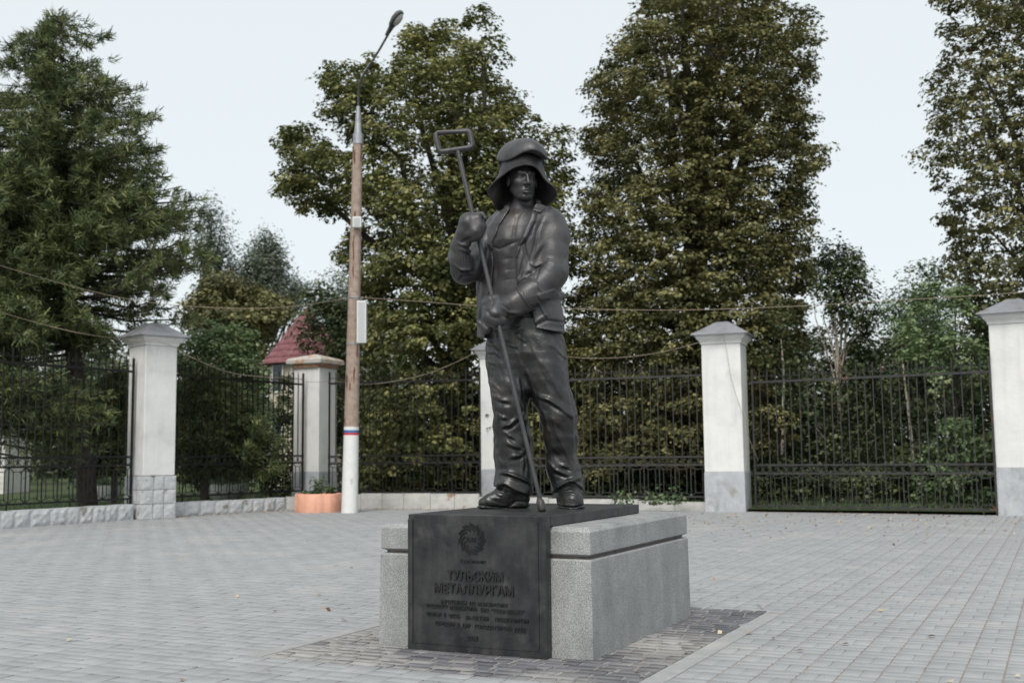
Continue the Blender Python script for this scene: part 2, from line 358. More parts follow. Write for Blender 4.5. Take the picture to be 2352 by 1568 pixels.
# smooth strip that frames the cobbled apron
mb = MB()
def pedbox(mb, i0, i1, j0, j1, z0, z1, bat=0):
    c = [frped(i0-bat, j0-bat), frped(i1+bat, j0-bat), frped(i1+bat, j1+bat), frped(i0-bat, j1+bat)]
    d = [frped(i0, j0), frped(i1, j0), frped(i1, j1), frped(i0, j1)]
    V = [(*p, z0) for p in c]+[(*p, z1) for p in d]
    return mb.add(V, [(3, 2, 1, 0), (4, 5, 6, 7), (0, 1, 5, 4), (1, 2, 6, 5), (2, 3, 7, 6), (3, 0, 4, 7)])
SW = .12
M['strip'] = mat('apron_edging', (.27, .275, .28), (.33, .332, .335), scale=8, rough=.9, bump=.003, third=(.38, .375, .36), tscale=2)
for k, (a, b, c, d) in enumerate(((AX0-SW, AX0, AY0, AY1), (AX1, AX1+SW, AY0, AY1))):
    y = c
    while y < d-.1:
        L = min(.98, d-y); pedbox(MB(), 0, 0, 0, 0, 0, 0)
        m_ = MB(); pedbox(m_, a, b, y, y+L-.006, -.012, .001); m_.build('edging_slab', M['strip'], pav, bevel=.003); y += L
bed = [tuple(frped(i, j)) for i, j in ((AX0, AY0), (AX1, AY0), (AX1, AY1), (AX0, AY1))]
put('joint_sand', mesh_of('joint_sand', [(x, y, -.0035) for x, y in bed], m=mat('pale_dust', (.17, .165, .16), (.31, .30, .285), scale=1.6, rough=1, ramp=(.35, .6)), faces=[(0, 1, 2, 3)]), pav)
# cobbles: individual setts, uneven
cob = []
y = AY0
while y < AY1:
    hgt = .098; x = AX0 + random.uniform(0, .05)
    while x < AX1-.04:
        L = random.choice((.1, .12, .15, .19)); L = min(L, AX1-x)
        cob.append((x+L/2, y+hgt/2, L-.009, hgt-.008)); x += L
    y += hgt
cob = np.array(cob); inside = (cob[:, 0] > -GW+.02) & (cob[:, 0] < PW+GW-.02) & (cob[:, 1] > GS+.02) & (cob[:, 1] < GS+GL-.02) | ((cob[:, 0] > .03) & (cob[:, 0] < PW-.03) & (cob[:, 1] > .03) & (cob[:, 1] < 1))
cob = cob[~inside]
cw = np.array([frped(*c[:2]) for c in cob]); order = np.argsort(cw[:, 1])
libc = []
for v in range(6):
    V, Q, nf = slab_geo(np.zeros(1), np.zeros(1), 1, 1, np.zeros(1), .07, zb=-.016, tilt=np.zeros((1, 2)))
    V = V.reshape(-1, 3); V[4:8, 2] = -.008; V[8:, 2] = rng.normal(.0015, .0015, 4); V[8:, :2] += rng.normal(0, .02, (4, 2)); V[4:8, :2] += rng.normal(0, .015, (4, 2))
    libc.append((mesh_of('cobble', V, Q, m=M['cobble'], attr=[(v+.5)/6]*nf), mesh_of('cobble', V, Q, m=M['cobble_dusty'], attr=[(v+.5)/6]*nf)))
for i in order[:290]:
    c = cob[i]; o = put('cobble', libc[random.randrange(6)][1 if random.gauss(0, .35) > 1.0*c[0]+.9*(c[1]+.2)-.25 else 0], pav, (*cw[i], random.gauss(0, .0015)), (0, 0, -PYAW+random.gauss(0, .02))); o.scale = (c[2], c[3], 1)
mbb = MB()
for i in order[290:]:
    c = cob[i]; z = random.gauss(0, .002); e = .008
    a = [frped(c[0]+sx*(c[2]/2), c[1]+sy*(c[3]/2)) for sx, sy in ((-1, -1), (1, -1), (1, 1), (-1, 1))]
    b = [frped(c[0]+sx*(c[2]/2-e), c[1]+sy*(c[3]/2-e)) for sx, sy in ((-1, -1), (1, -1), (1, 1), (-1, 1))]
    mbb.add([(*p, -.008) for p in a]+[(*p, z+.001) for p in b], [(4, 5, 6, 7), (0, 1, 5, 4), (1, 2, 6, 5), (2, 3, 7, 6), (3, 0, 4, 7)])
if mbb.V: o = mbb.build('cobble_field', M['cobble'], pav); o['kind'] = 'stuff'

# ------------------------------------------------------------ pedestal
ped = thing('pedestal', 'grey granite pedestal block with black cast inscription plate, under the bronze statue', 'pedestal', (*frped(PW/2, .9), 0))
def ring_loft(levels):
    """levels: (i0,i1,j0,j1,z) rectangles in pedestal coords"""
    mb = MB(); V = []; n = len(levels)
    for i0, i1, j0, j1, z in levels:
        for p in (frped(i0, j0), frped(i1, j0), frped(i1, j1), frped(i0, j1)): V.append((*p, z))
    Fs = [(3, 2, 1, 0), tuple(4*(n-1)+k for k in range(4))]
    for r in range(n-1):
        for k in range(4): Fs.append((4*r+k, 4*r+(k+1) % 4, 4*r+4+(k+1) % 4, 4*r+4+k))
    return mb.add(V, Fs)
def lv(d, z): return (-GW-d, PW+GW+d, GS-d, GS+GL+d, z)
ring_loft([lv(.0, -.01), lv(-.007, .566), lv(-.013, .577)]).build('lower_granite_block', M['granite'], ped, world=True, bevel=.004)
ring_loft([lv(-.040, .5775), lv(-.040, .592)]).build('granite_joint', M['granite_dark'], ped, world=True)
ring_loft([lv(-.040, .5925), lv(-.010, .606), lv(-.012, .738), lv(-.036, .765)]).build('upper_granite_block', M['granite'], ped, world=True, bevel=.004)
# cast top slab with slightly wavy edge, and front plate
mb = MB(); pts = []
NS = 14
for k in range(NS+1): pts.append((PW+.004*math.sin(k*1.9)*(k > 0)+.002*math.sin(k*4.1), .06+(PL-.06)*k/NS))
for k in range(NS+1): pts.append((0-.003*math.sin(k*2.3), .06+(PL-.06)*(1-k/NS)))
poly = [tuple(frped(i, j)) for i, j in pts]
mb.prism(poly, .768, PT).build('cast_slab', M['bronze_plate'], ped, world=True, bevel=.005)
m_ = MB(); pedbox(m_, 0.001, PW-.001, -.002, .0595, 0.0, PT); plate = m_.build('inscription_plate', M['bronze_plate'], ped, world=True, bevel=.004)
def onplate(name, mbx, mt, bev=0):   # local coords: x along plate, y out of plate, z up -> world
    mbx.V = [(*(frped(x, -.002-y)), z) for x, y, z in mbx.V]
    l = ped.location; mbx.V = [(x-l.x, y-l.y, z-l.z) for x, y, z in mbx.V]
    return put(name, mbx.mesh(name, mt), plate)
for (a, b, c, d, h_) in ((.002, .034, .0, .80, .007), (.036, .041, .05, .80, .004), (PW-.058, PW-.054, .05, .80, .004), (PW-.047, PW-.002, .0, .80, .007), (.034, PW-.047, .0, .030, .006), (.041, PW-.058, .040, .045, .004)):
    onplate('plate_border', MB().box(a, b, 0, h_, c, d), M['bronze_plate'])
def text_mesh(body, u0, u1, zc, hh, ext, name, bold=0):
    cu = bpy.data.curves.new('t', 'FONT'); cu.body = body; cu.size = 1; cu.extrude = .05; cu.offset = bold; cu.resolution_u = 3
    ob = bpy.data.objects.new('t', cu); COL.objects.link(ob)
    dg = bpy.context.evaluated_depsgraph_get(); dg.update(); me = bpy.data.meshes.new_from_object(ob.evaluated_get(dg))
    n = len(me.vertices); co = np.zeros(n*3, np.float32); me.vertices.foreach_get('co', co); co = co.reshape(-1, 3)
    x0, x1 = co[:, 0].min(), co[:, 0].max(); y0, y1 = co[:, 1].min(), co[:, 1].max()
    X = u0+(co[:, 0]-x0)/(x1-x0)*(u1-u0); Z = zc+((co[:, 1]-y0)/(y1-y0)-.5)*hh; Yo = (co[:, 2]/.05*.5+.5)*ext
    l = ped.location; W = PO[None]+X[:, None]*PA+(-.002-Yo)[:, None]*PB
    co2 = np.stack([W[:, 0]-l.x, W[:, 1]-l.y, Z], 1).astype(np.float32); me.vertices.foreach_set('co', co2.ravel()); me.update()
    me.materials.clear(); me.materials.append(M['letters']); me.name = name
    bpy.data.objects.remove(ob); return put(name, me, plate)
for body, x0, x1, yc, hh, ext, b in (('ПМХ', 710, 812, 294, .025, .006, .02), ('Тулачермет', 635, 920, 536, .028, .005, .015),
        ('ТУЛЬСКИМ', 497, 1105, 690, .060, .010, .025), ('МЕТАЛЛУРГАМ', 352, 1213, 836, .062, .010, .025),
        ('ИЗГОТОВЛЕН', 420, 705, 978, .026, .006, .02), ('ПО', 740, 803, 992, .026, .006, .02), ('ИНИЦИАТИВЕ', 826, 1150, 1006, .026, .006, .02),
        ('ТРУДОВОГО', 250, 497, 1022, .026, .006, .02), ('КОЛЛЕКТИВА', 518, 820, 1042, .026, .006, .02), ('ПАО', 860, 945, 1060, .026, .006, .02), ('"ТУЛАЧЕРМЕТ"', 978, 1328, 1078, .026, .006, .02),
        ('ОТКРЫТ', 262, 428, 1108, .026, .006, .02), ('В', 455, 476, 1117, .024, .006, .02), ('ЧЕСТЬ', 505, 635, 1126, .026, .006, .02), ('80-ЛЕТИЯ', 692, 942, 1146, .026, .006, .02), ('ПРЕДПРИЯТИЯ', 1015, 1365, 1174, .028, .006, .02),
        ('ПЕРЕДАН', 360, 572, 1212, .028, .006, .02), ('В', 603, 628, 1222, .026, .006, .02), ('ДАР', 658, 748, 1232, .028, .006, .02), ('ГОРОДУ-ГЕРОЮ', 797, 1182, 1252, .028, .006, .02), ('ТУЛЕ', 1213, 1335, 1278, .030, .006, .02),
        ('2015', 708, 830, 1365, .027, .007, .02)):
    xc = (x0+x1)/2; yt = 20+.0132*(xc-42); yb = 1475+.072*(xc-45)
    text_mesh(body, (x0-45)/1515*PW, (x1-45)/1515*PW, .83*(1-(yc-yt)/(yb-yt)), hh, ext, 'inscription_word', b)
for k in range(11):
    a0 = 2*math.pi*k/11
    for dr, dz in ((0, .010), (.010, .006)):
        pts = []
        for s in np.linspace(0, 1, 9):
            a = a0 + s*1.15; r = .052+.043*s**.8 - dr*.9
            pts.append((.458+r*math.cos(a), .003, .686+r*math.sin(a)*1.04))
        mbx = MB(); mbx.tube(pts, [dz*.38]*9, 6); onplate('emblem_blade', mbx, M['letters'])
del m_

# ------------------------------------------------------------ SDF sculpting
import openvdb
S0 = at_z(1222, 1166, PT); Y0 = float(S0[1])
def W(px, py, dy=0.0): return at_y(px, py, Y0+dy)
def pr(r, dy=0.0): return r*(Y0+dy)/F
def seg2d(X, Y, pts):
    best = np.full(X.shape, 1e9, np.float32)
    for (x0, y0), (x1, y1) in zip(pts[:-1], pts[1:]):
        dx, dy = x1-x0, y1-y0; L = dx*dx+dy*dy+1e-9
        t = np.clip(((X-x0)*dx+(Y-y0)*dy)/L, 0, 1); best = np.minimum(best, (X-x0-t*dx)**2+(Y-y0-t*dy)**2)
    return np.sqrt(best)
RX0, RY0, RNX, RNY = 1000, 290, 380, 900
class Relief:
    """relief drawn over the figure's front, in metres outward"""
    def __init__(s):
        s.X, s.Y = np.meshgrid(np.arange(RX0, RX0+RNX, dtype=np.float32), np.arange(RY0, RY0+RNY, dtype=np.float32)); s.D = np.zeros_like(s.X)
    def line(s, pts, amp, wid, taper=True):
        xs = [p[0] for p in pts]; ys = [p[1] for p in pts]; pad = wid*3
        a, b = max(int(min(xs)-pad-RX0), 0), int(max(xs)+pad-RX0); c, d = max(int(min(ys)-pad-RY0), 0), int(max(ys)+pad-RY0)
        X, Y = s.X[c:d, a:b], s.Y[c:d, a:b]
        cum = np.concatenate([[0], np.cumsum([math.hypot(q[0]-p[0], q[1]-p[1]) for p, q in zip(pts[:-1], pts[1:])])]); best = np.full(X.shape, 1e9, np.float32); tt = np.zeros_like(best)
        for i, ((x0, y0), (x1, y1)) in enumerate(zip(pts[:-1], pts[1:])):
            dx, dy = x1-x0, y1-y0; t = np.clip(((X-x0)*dx+(Y-y0)*dy)/(dx*dx+dy*dy+1e-9), 0, 1); q = (X-x0-t*dx)**2+(Y-y0-t*dy)**2
            m = q < best; best = np.where(m, q, best); tt = np.where(m, (cum[i]+t*(cum[i+1]-cum[i]))/cum[-1], tt)
        tap = np.sqrt(np.clip(np.sin(np.pi*(.04+.92*tt)), 0, 1)) if taper and cum[-1] > 2*wid else 1
        s.D[c:d, a:b] += amp*tap*np.exp(-best/wid**2); return s
    def fold(s, pts, amp, wid):        # ridge with a valley along its lower side
        s.line(pts, amp, wid); s.line([(x+wid*.9, y+wid*1.5) for x, y in pts], -amp*.75, wid*.8); return s
    def blob(s, x, y, rx, ry, amp): s.D += amp*np.exp(-((s.X-x)/rx)**2-((s.Y-y)/ry)**2); return s
    def poly(s, pts, amp, soft=1.5):
        ins = inpoly(s.X, s.Y, pts); d = seg2d(s.X, s.Y, list(pts)+[pts[0]]); sd = np.where(ins, -d, d)
        s.D += amp/(1+np.exp(np.clip(sd/soft*2, -30, 30))); return s
    def sample(s, PX, PY):
        x = np.clip(PX-RX0, 0, RNX-1.01); y = np.clip(PY-RY0, 0, RNY-1.01); i = x.astype(int); j = y.astype(int); fx = x-i; fy = y-j
        D = s.D; return (D[j, i]*(1-fx)*(1-fy)+D[j, i+1]*fx*(1-fy)+D[j+1, i]*(1-fx)*fy+D[j+1, i+1]*fx*fy)
def polydist(PX, PY, poly):
    X, Y = np.meshgrid(np.arange(RX0, RX0+RNX, dtype=np.float32), np.arange(RY0, RY0+RNY, dtype=np.float32))
    ins = inpoly(X, Y, poly); d = seg2d(X, Y, list(poly)+[poly[0]]); r = Relief(); r.D = np.where(ins, -d, d)
    return r.sample(PX, PY)
class Field:
    def __init__(s, px0, px1, py0, py1, dy0, dy1, vox):
        c = np.array([at_y(x, y, Y0+d) for x in (px0, px1) for y in (py0, py1) for d in (dy0, dy1)])
        s.lo = c.min(0); s.vox = vox; n = np.ceil((c.max(0)-s.lo)/vox).astype(int)+1
        s.ax = [(s.lo[i]+np.arange(n[i])*vox).astype(np.float32) for i in range(3)]
        s.v = np.full(n, .05, np.float32)
    def win(s, lo, hi):
        sl = []
        for i in range(3):
            a = int(np.clip((lo[i]-s.lo[i])/s.vox, 0, len(s.ax[i])-1)); b = int(np.clip((hi[i]-s.lo[i])/s.vox+2, a+1, len(s.ax[i]))); sl.append(slice(a, b))
        X = s.ax[0][sl[0]][:, None, None]; Y = s.ax[1][sl[1]][None, :, None]; Z = s.ax[2][sl[2]][None, None, :]
        return tuple(sl), X, Y, Z
    def comb(s, sl, d, k, sub=False):
        v = s.v[sl]
        if sub: d = -d; h = np.maximum(k-np.abs(v-d), 0)/k; s.v[sl] = np.maximum(v, d)+h*h*k*.25
        else: h = np.maximum(k-np.abs(v-d), 0)/k; s.v[sl] = np.minimum(v, d)-h*h*k*.25
    def cap(s, a, b, ra, rb, k=.02, sub=False, sz=1.0):
        a, b = np.array(a, float), np.array(b, float); r = max(ra, rb)+k+.02
        sl, X, Y, Z = s.win(np.minimum(a, b)-r, np.maximum(a, b)+r)
        d = b-a; d[2] /= sz; L = float(d@d)+1e-12
        x, y, z = X-a[0], Y-a[1], (Z-a[2])/sz
        t = np.clip((x*d[0]+y*d[1]+z*d[2])/L, 0, 1)
        dist = np.sqrt((x-t*d[0])**2+(y-t*d[1])**2+(z-t*d[2])**2)-(ra+(rb-ra)*t)
        s.comb(sl, dist*(sz if sz < 1 else 1), k, sub)
    def chain(s, pts, k=.03):   # pts (px,py,dy,r px)
        P = [(W(p[0], p[1], p[2]), pr(p[3], p[2])) for p in pts]
        if len(P) == 1: P = P*2
        for (a, ra), (b, rb) in zip(P[:-1], P[1:]): s.cap(a, b, ra, rb, k)
    def ell(s, c, r, k=.02, sub=False, rot=None):
        c = np.array(c, float); r = np.array(r, float); q = max(r)+k+.02
        sl, X, Y, Z = s.win(c-q, c+q); x, y, z = X-c[0], Y-c[1], Z-c[2]
        if rot is not None: x, y, z = (rot[0, 0]*x+rot[0, 1]*y+rot[0, 2]*z), (rot[1, 0]*x+rot[1, 1]*y+rot[1, 2]*z), (rot[2, 0]*x+rot[2, 1]*y+rot[2, 2]*z)
        k0 = np.sqrt((x/r[0])**2+(y/r[1])**2+(z/r[2])**2); k1 = np.sqrt((x/r[0]**2)**2+(y/r[1]**2)**2+(z/r[2]**2)**2)+1e-9
        s.comb(sl, k0*(k0-1)/k1, k, sub)
    def loft(s, tab, k=.03, psi=.3, dy=0.0):   # tab rows: py, cx, rx, ry (px)
        tab = np.array(tab, float); zz = np.array([W(r[1], r[0], dy)[2] for r in tab]); cx = np.array([W(r[1], r[0], dy)[0] for r in tab])
        rx = tab[:, 2]*(Y0+dy)/F; ry = tab[:, 3]*(Y0+dy)/F
        zs = s.ax[2]; o = np.argsort(zz); f = lambda a: np.interp(zs, zz[o], a[o]).astype(np.float32)[None, None, :]
        X = s.ax[0][:, None, None]; Y = s.ax[1][None, :, None]
        x = X-f(cx); y = Y-(Y0+dy); u = x*math.cos(psi)-y*math.sin(psi)*-1; v = -x*math.sin(psi)*-1*-1+y*math.cos(psi)
        u = x*math.cos(psi)-y*math.sin(psi); v = x*math.sin(psi)+y*math.cos(psi)
        k0 = np.sqrt((u/f(rx))**2+(v/f(ry))**2); k1 = np.sqrt((u/f(rx)**2)**2+(v/f(ry)**2)**2)+1e-6
        d = k0*(k0-1)/k1
        top, bot = zz.max(), zz.min(); Z = zs[None, None, :]
        d = np.maximum(d, np.maximum(Z-top, bot-Z)); s.comb((slice(None),)*3, d, k)
    def pxpy(s):
        X, Y, Z = np.meshgrid(*s.ax, indexing='ij'); return project(X, Y, Z)
    def relief(s, rel, PX, PY): s.v -= rel.sample(PX, PY).astype(np.float32)
    def noise(s, amp, freq, seed=0):
        r = np.random.default_rng(seed); X, Y, Z = s.ax[0][:, None, None], s.ax[1][None, :, None], s.ax[2][None, None, :]
        for i in range(5):
            d = r.normal(size=3); d /= np.linalg.norm(d); q = freq*(1+.35*i); s.v += (amp/(1+.5*i)*np.sin(q*(d[0]*X+d[1]*Y+d[2]*Z)+r.random()*6+1.7*np.sin(q*.37*(d[1]*X-d[0]*Z+d[2]*Y)))).astype(np.float32)
    def mesh(s, name, m, parent):
        g = openvdb.FloatGrid(.05); v = np.clip(s.v, -.05, .05).astype(np.float32)
        v[0], v[-1] = .05, .05; v[:, 0], v[:, -1] = .05, .05; v[:, :, 0], v[:, :, -1] = .05, .05
        g.copyFromArray(np.ascontiguousarray(v)); pts, tris, quads = g.convertToPolygons(isovalue=0.0, adaptivity=0.0)
        pts = pts*s.vox+s.lo-np.array(parent.location)
        return put(name, mesh_of(name, pts, np.asarray(quads)[:, ::-1], np.asarray(tris)[:, ::-1] if len(tris) else None, m=m, smooth=True), parent)

st = thing('statue', 'dark bronze statue of a steelworker in felt hat and open jacket, holding a long rake', 'statue', (float(S0[0]), Y0, PT))
BZ = M['bronze']
z1 = lambda x, y: (983.06+.17576*x, 275.6+.17576*y)
z2 = lambda x, y: (992.25+.23438*x, 441+.23438*y)
z3 = lambda x, y: (1056.6+.3048*x, 716.6+.3048*y)
z8 = lambda x, y: (1084.1+.1406*x, 312.4+.1406*y)
def zz(f, *pts): return [f(*p) for p in pts]

# ---- trousers
f = Field(1095, 1350, 730, 1150, -.34, .26, .0055)
f.loft([(735, 1200, 86, 52), (780, 1206, 88, 56), (815, 1207, 90, 58), (845, 1208, 86, 52), (862, 1209, 74, 44), (882, 1209, 46, 26)], k=.03, psi=.25)
f.chain([(1162, 800, .03, 42), (1166, 850, .01, 44), (1172, 893, -.02, 42.5), (1172, 935, -.04, 36), (1172, 965, -.03, 34), (1177, 1009, .0, 38.5), (1179, 1052, .01, 39), (1181, 1088, .0, 35), (1179, 1112, -.01, 38), (1179, 1126, -.01, 39)], k=.055)
f.chain([(1249, 800, -.03, 44), (1254, 850, -.05, 45), (1258, 875, -.06, 43), (1270, 911, -.08, 39), (1284, 954, -.09, 38.5), (1289, 1006, -.05, 36), (1291, 1070, -.02, 34), (1303, 1102, -.02, 33), (1304, 1124, -.03, 34)], k=.055)
PX, PY = f.pxpy()
r = Relief()
for pts, a, wd in [
    (zz(z3, (400, 150), (440, 190), (480, 220)), .012, 4), (zz(z3, (330, 220), (380, 255), (410, 262)), .009, 3.5),
    (zz(z3, (205, 235), (250, 245), (290, 290)), .010, 4), (zz(z3, (208, 300), (255, 300), (300, 345)), .008, 4), (zz(z3, (212, 370), (250, 390)), .009, 4),
    (zz(z3, (220, 520), (260, 560), (290, 600)), .010, 5), (zz(z3, (250, 630), (300, 660), (350, 672)), .014, 5), (zz(z3, (270, 760), (300, 790), (340, 800)), .013, 4.5),
    (zz(z3, (310, 860), (370, 850), (430, 800)), .016, 5), (zz(z3, (320, 890), (360, 930), (390, 945)), .014, 5), (zz(z3, (340, 980), (380, 1000), (470, 1030)), .010, 6),
    (zz(z3, (275, 1050), (295, 1110), (330, 1170)), .013, 5), (zz(z3, (380, 1090), (440, 1080), (500, 1030)), .010, 5), (zz(z3, (470, 1060), (480, 1130), (470, 1210)), .008, 4),
    (zz(z3, (300, 1205), (360, 1215), (440, 1245), (520, 1285)), .018, 5), (zz(z3, (270, 1300), (330, 1290), (420, 1340), (525, 1375)), .014, 5),
    (zz(z3, (480, 690), (500, 740), (480, 790)), .012, 5), (zz(z3, (440, 480), (455, 560), (465, 640)), .008, 4),
    (zz(z3, (440, 260), (480, 350), (510, 450), (560, 560)), .010, 6), (zz(z3, (690, 240), (730, 290), (780, 340)), .010, 5), (zz(z3, (690, 480), (740, 570), (790, 650), (830, 710)), .014, 5.5),
    (zz(z3, (595, 635), (660, 660), (740, 710), (800, 760)), .018, 6), (zz(z3, (790, 760), (850, 790), (872, 860)), .012, 7), (zz(z3, (690, 800), (720, 880), (770, 980), (820, 1080), (880, 1180)), .014, 5),
    (zz(z3, (640, 760), (670, 880), (720, 1010)), .008, 5), (zz(z3, (660, 1130), (710, 1190), (800, 1225)), .014, 5), (zz(z3, (760, 1150), (810, 1170)), .012, 5),
    (zz(z3, (715, 1330), (760, 1300), (830, 1270), (915, 1245)), .016, 5), (zz(z3, (830, 1270), (880, 1290), (920, 1330)), .014, 4), (zz(z3, (520, 200), (560, 260), (580, 330)), .005, 5), (zz(z3, (330, 120), (400, 135), (470, 120)), .007, 4), (zz(z3, (560, 330), (640, 430), (700, 540)), .006, 6)]:
    r.fold(pts, a*1.0, wd)
r.line(zz(z3, (770, 200), (790, 400), (830, 640), (868, 800), (872, 1000), (872, 1180)), -.004, 2)
r.line(zz(z3, (455, 180), (450, 300), (490, 420)), -.014, 5)
r.blob(*z3(640, 330), 40, 40, .006); r.blob(*z3(250, 770), 10, 10, -.010); r.blob(*z3(730, 1080), 14, 12, -.014); r.blob(*z3(440, 900), 14, 14, -.010)
f.relief(r, PX, PY); f.noise(.0026, 24, 1)
hem = polydist(PX, PY, [(1080, 700), (1370, 700), (1370, 1136), (1270, 1131), (1240, 1150), (1220, 1138), (1190, 1134), (1160, 1124), (1135, 1117), (1080, 1112)])
f.v = np.maximum(f.v, (hem*Y0/F).astype(np.float32))
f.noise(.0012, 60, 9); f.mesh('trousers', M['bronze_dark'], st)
del PX, PY

# ---- boots
def boots(spec, name, rel=None, rng_=(1080, 1360, 1095, 1185, -.34, .2)):
    f = Field(*rng_, .005)
    for kind, *a in spec:
        if kind == 'c': f.chain(a[0], k=.025)
        if kind == 's':
            (x0, y0, r0), (x1, y1, r1) = a
            f.cap((x0, y0, PT+.021), (x1, y1, PT+.018), r0, r1, .006, sz=.42)
        if kind == 'x': f.cap(*a, .006, True)
    if rel is not None: PX, PY = f.pxpy(); f.relief(rel, PX, PY)
    Z = f.ax[2][None, None, :]; f.v = np.maximum(f.v, PT+.001-Z)
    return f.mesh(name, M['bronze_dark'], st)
xw = lambda px, dy: float(W(px, 1160, dy)[0])
r = Relief()
for k in range(4): r.line([z3(255+22*k, 1395-22*k), z3(300+20*k, 1405-22*k)], .006, 1.8)
r.line(zz(z3, (130, 1452), (250, 1465), (350, 1470), (420, 1425), (525, 1430)), -.010, 2); r.line(zz(z3, (200, 1390), (250, 1420), (330, 1440)), -.004, 3)
r.line(zz(z3, (380, 1340), (400, 1400), (380, 1450)), .004, 3)
boots([('c', [(1196, 1120, .0, 24), (1196, 1147, .0, 19)]), ('c', [(1185, 1120, 0, 28), (1158, 1136, -.02, 22), (1126, 1150, -.04, 15.5), (1112, 1155, -.045, 13.5)]),
       ('c', [(1196, 1146, 0, 19), (1128, 1153, -.04, 15)]),
       ('s', (xw(1199, 0), Y0, pr(18)), (xw(1112, -.04), Y0-.045, pr(16))), ('x', W(1172, 1170, -.2), W(1172, 1170, .2), .012, .012)], 'boot', r)
r = Relief()
r.line(zz(z3, (720, 1440), (760, 1462), (860, 1470), (950, 1450)), -.008, 2)
for k in range(4): r.line([z3(770+6*k, 1352+20*k), z3(830, 1340+20*k), z3(885-4*k, 1352+20*k)], .005, 2)
boots([('c', [(1302, 1118, .0, 27), (1300, 1148, .02, 22)]), ('c', [(1304, 1120, -.01, 27), (1309, 1138, -.09, 26), (1315, 1150, -.15, 23), (1317, 1153, -.17, 22)]),
       ('s', (xw(1300, 0.02), Y0+.03, pr(22)), (xw(1316, -.16), Y0-.16, pr(27)))], 'boot', r)

# ---- jacket
f = Field(1020, 1325, 450, 792, -.36, .30, .0055)
f.loft([(486, 1204, 62, 40), (500, 1203, 78, 50), (520, 1201, 88, 60), (560, 1199, 88, 66), (605, 1193, 92, 64), (660, 1189, 97, 62), (700, 1191, 99, 62), (745, 1196, 104, 64), (776, 1194, 103, 64)], k=.03, psi=.3)
f.chain([(1150, 503, .07, 20), (1200, 490, .04, 22), (1262, 506, -.04, 28)], k=.04)
PX, PY = f.pxpy()
r = Relief()
r.poly(zz(z2, (985, 130), (1030, 80), (1130, 150), (1060, 205), (975, 178)), .022, 1.2)
r.poly([(1214, 482), (1232, 490), (1229, 508), (1218, 530), (1211, 545), (1196, 562), (1189, 590), (1178, 600), (1178, 540), (1196, 505)], .018, 1.2)
r.poly([(1158, 478), (1176, 470), (1172, 490), (1150, 520), (1138, 545), (1134, 580), (1118, 560), (1122, 520), (1136, 498)], .014, 1.5)
f.relief(r, PX, PY)
OPEN = [(1222, 430), (1172, 440), (1170, 480), (1142, 528), (1131, 556), (1133, 605), (1130, 652), (1119, 690), (1113, 740), (1117, 800), (1237, 800), (1231, 757), (1226, 735), (1222, 712), (1195, 690), (1187, 640), (1184, 600), (1187, 570), (1197, 552), (1208, 520), (1222, 484), (1233, 462)]
od = polydist(PX, PY, OPEN)*Y0/F
YY = f.ax[1][None, :, None]; XX = f.ax[0][:, None, None]
cut = np.maximum(od, (YY-(Y0+.03))); k = .012; d = -cut; h = np.maximum(k-np.abs(f.v-d), 0)/k; f.v = (np.maximum(f.v, d)+h*h*k*.25).astype(np.float32)
# collar behind the neck
f.chain([(1165, 480, .0, 9), (1180, 466, .07, 9), (1215, 462, .08, 9), (1236, 466, .0, 8)], k=.01)
f.chain([(1258, 671, -.06, 7), (1284, 676, -.05, 6), (1298, 683, -.03, 3)], k=.012); f.chain([(1104, 742, -.10, 9), (1120, 757, -.13, 10)], k=.015)
# arms
f.chain([(1262, 516, -.03, 40), (1270, 545, -.06, 40), (1267, 585, -.09, 37), (1268, 625, -.12, 37), (1258, 642, -.14, 33), (1222, 672, -.19, 31), (1196, 688, -.23, 29)], k=.03)
f.chain([(1140, 520, .07, 26), (1118, 560, .02, 30), (1080, 615, -.06, 29), (1066, 622, -.10, 30), (1060, 600, -.16, 27)], k=.02)
r = Relief()
# seams and folds of sleeves and jacket
r.line(zz(z2, (1240, 175), (1330, 260), (1355, 360)), -.004, 1.8)
r.line(zz(z2, (1010, 880), (1060, 730), (1130, 665), (1210, 670), (1275, 710)), -.005, 2); r.line(zz(z2, (1275, 710), (1310, 650), (1330, 600)), -.005, 2); r.line(zz(z2, (1020, 890), (1060, 960), (1110, 985)), .006, 2.5)
r.fold(zz(z2, (960, 700), (1010, 730), (1060, 700)), .010, 4); r.fold(zz(z2, (900, 800), (960, 760), (1010, 830)), .010, 5); r.fold(zz(z2, (980, 640), (1040, 560), (1100, 480)), .007, 6)
r.fold(zz(z2, (830, 880), (900, 830), (980, 820)), .009, 5); r.line(zz(z2, (1090, 250), (1030, 380), (1000, 560), (950, 700)), -.012, 4)
for k_ in range(7): r.line([z2(905+22*k_, 965-4*k_), z2(915+22*k_, 1030-5*k_)], -.004, 1.6)
r.line(zz(z2, (900, 470), (905, 560), (930, 640), (940, 700)), -.014, 4); r.line(zz(z2, (850, 540), (900, 500), (960, 420), (1000, 300)), -.012, 3)
r.fold(zz(z2, (880, 600), (860, 700), (840, 800)), .010, 5)
r.line(zz(z2, (630, 380), (520, 560), (500, 700), (480, 900)), .008, 6); r.fold(zz(z2, (540, 400), (470, 640), (440, 900), (430, 1100)), .010, 7); r.fold(zz(z2, (500, 900), (480, 1060), (450, 1250)), .012, 6)
r.line(zz(z2, (210, 720), (300, 770), (400, 780)), -.012, 3.5); r.fold(zz(z2, (240, 860), (280, 800), (380, 790)), .010, 4)
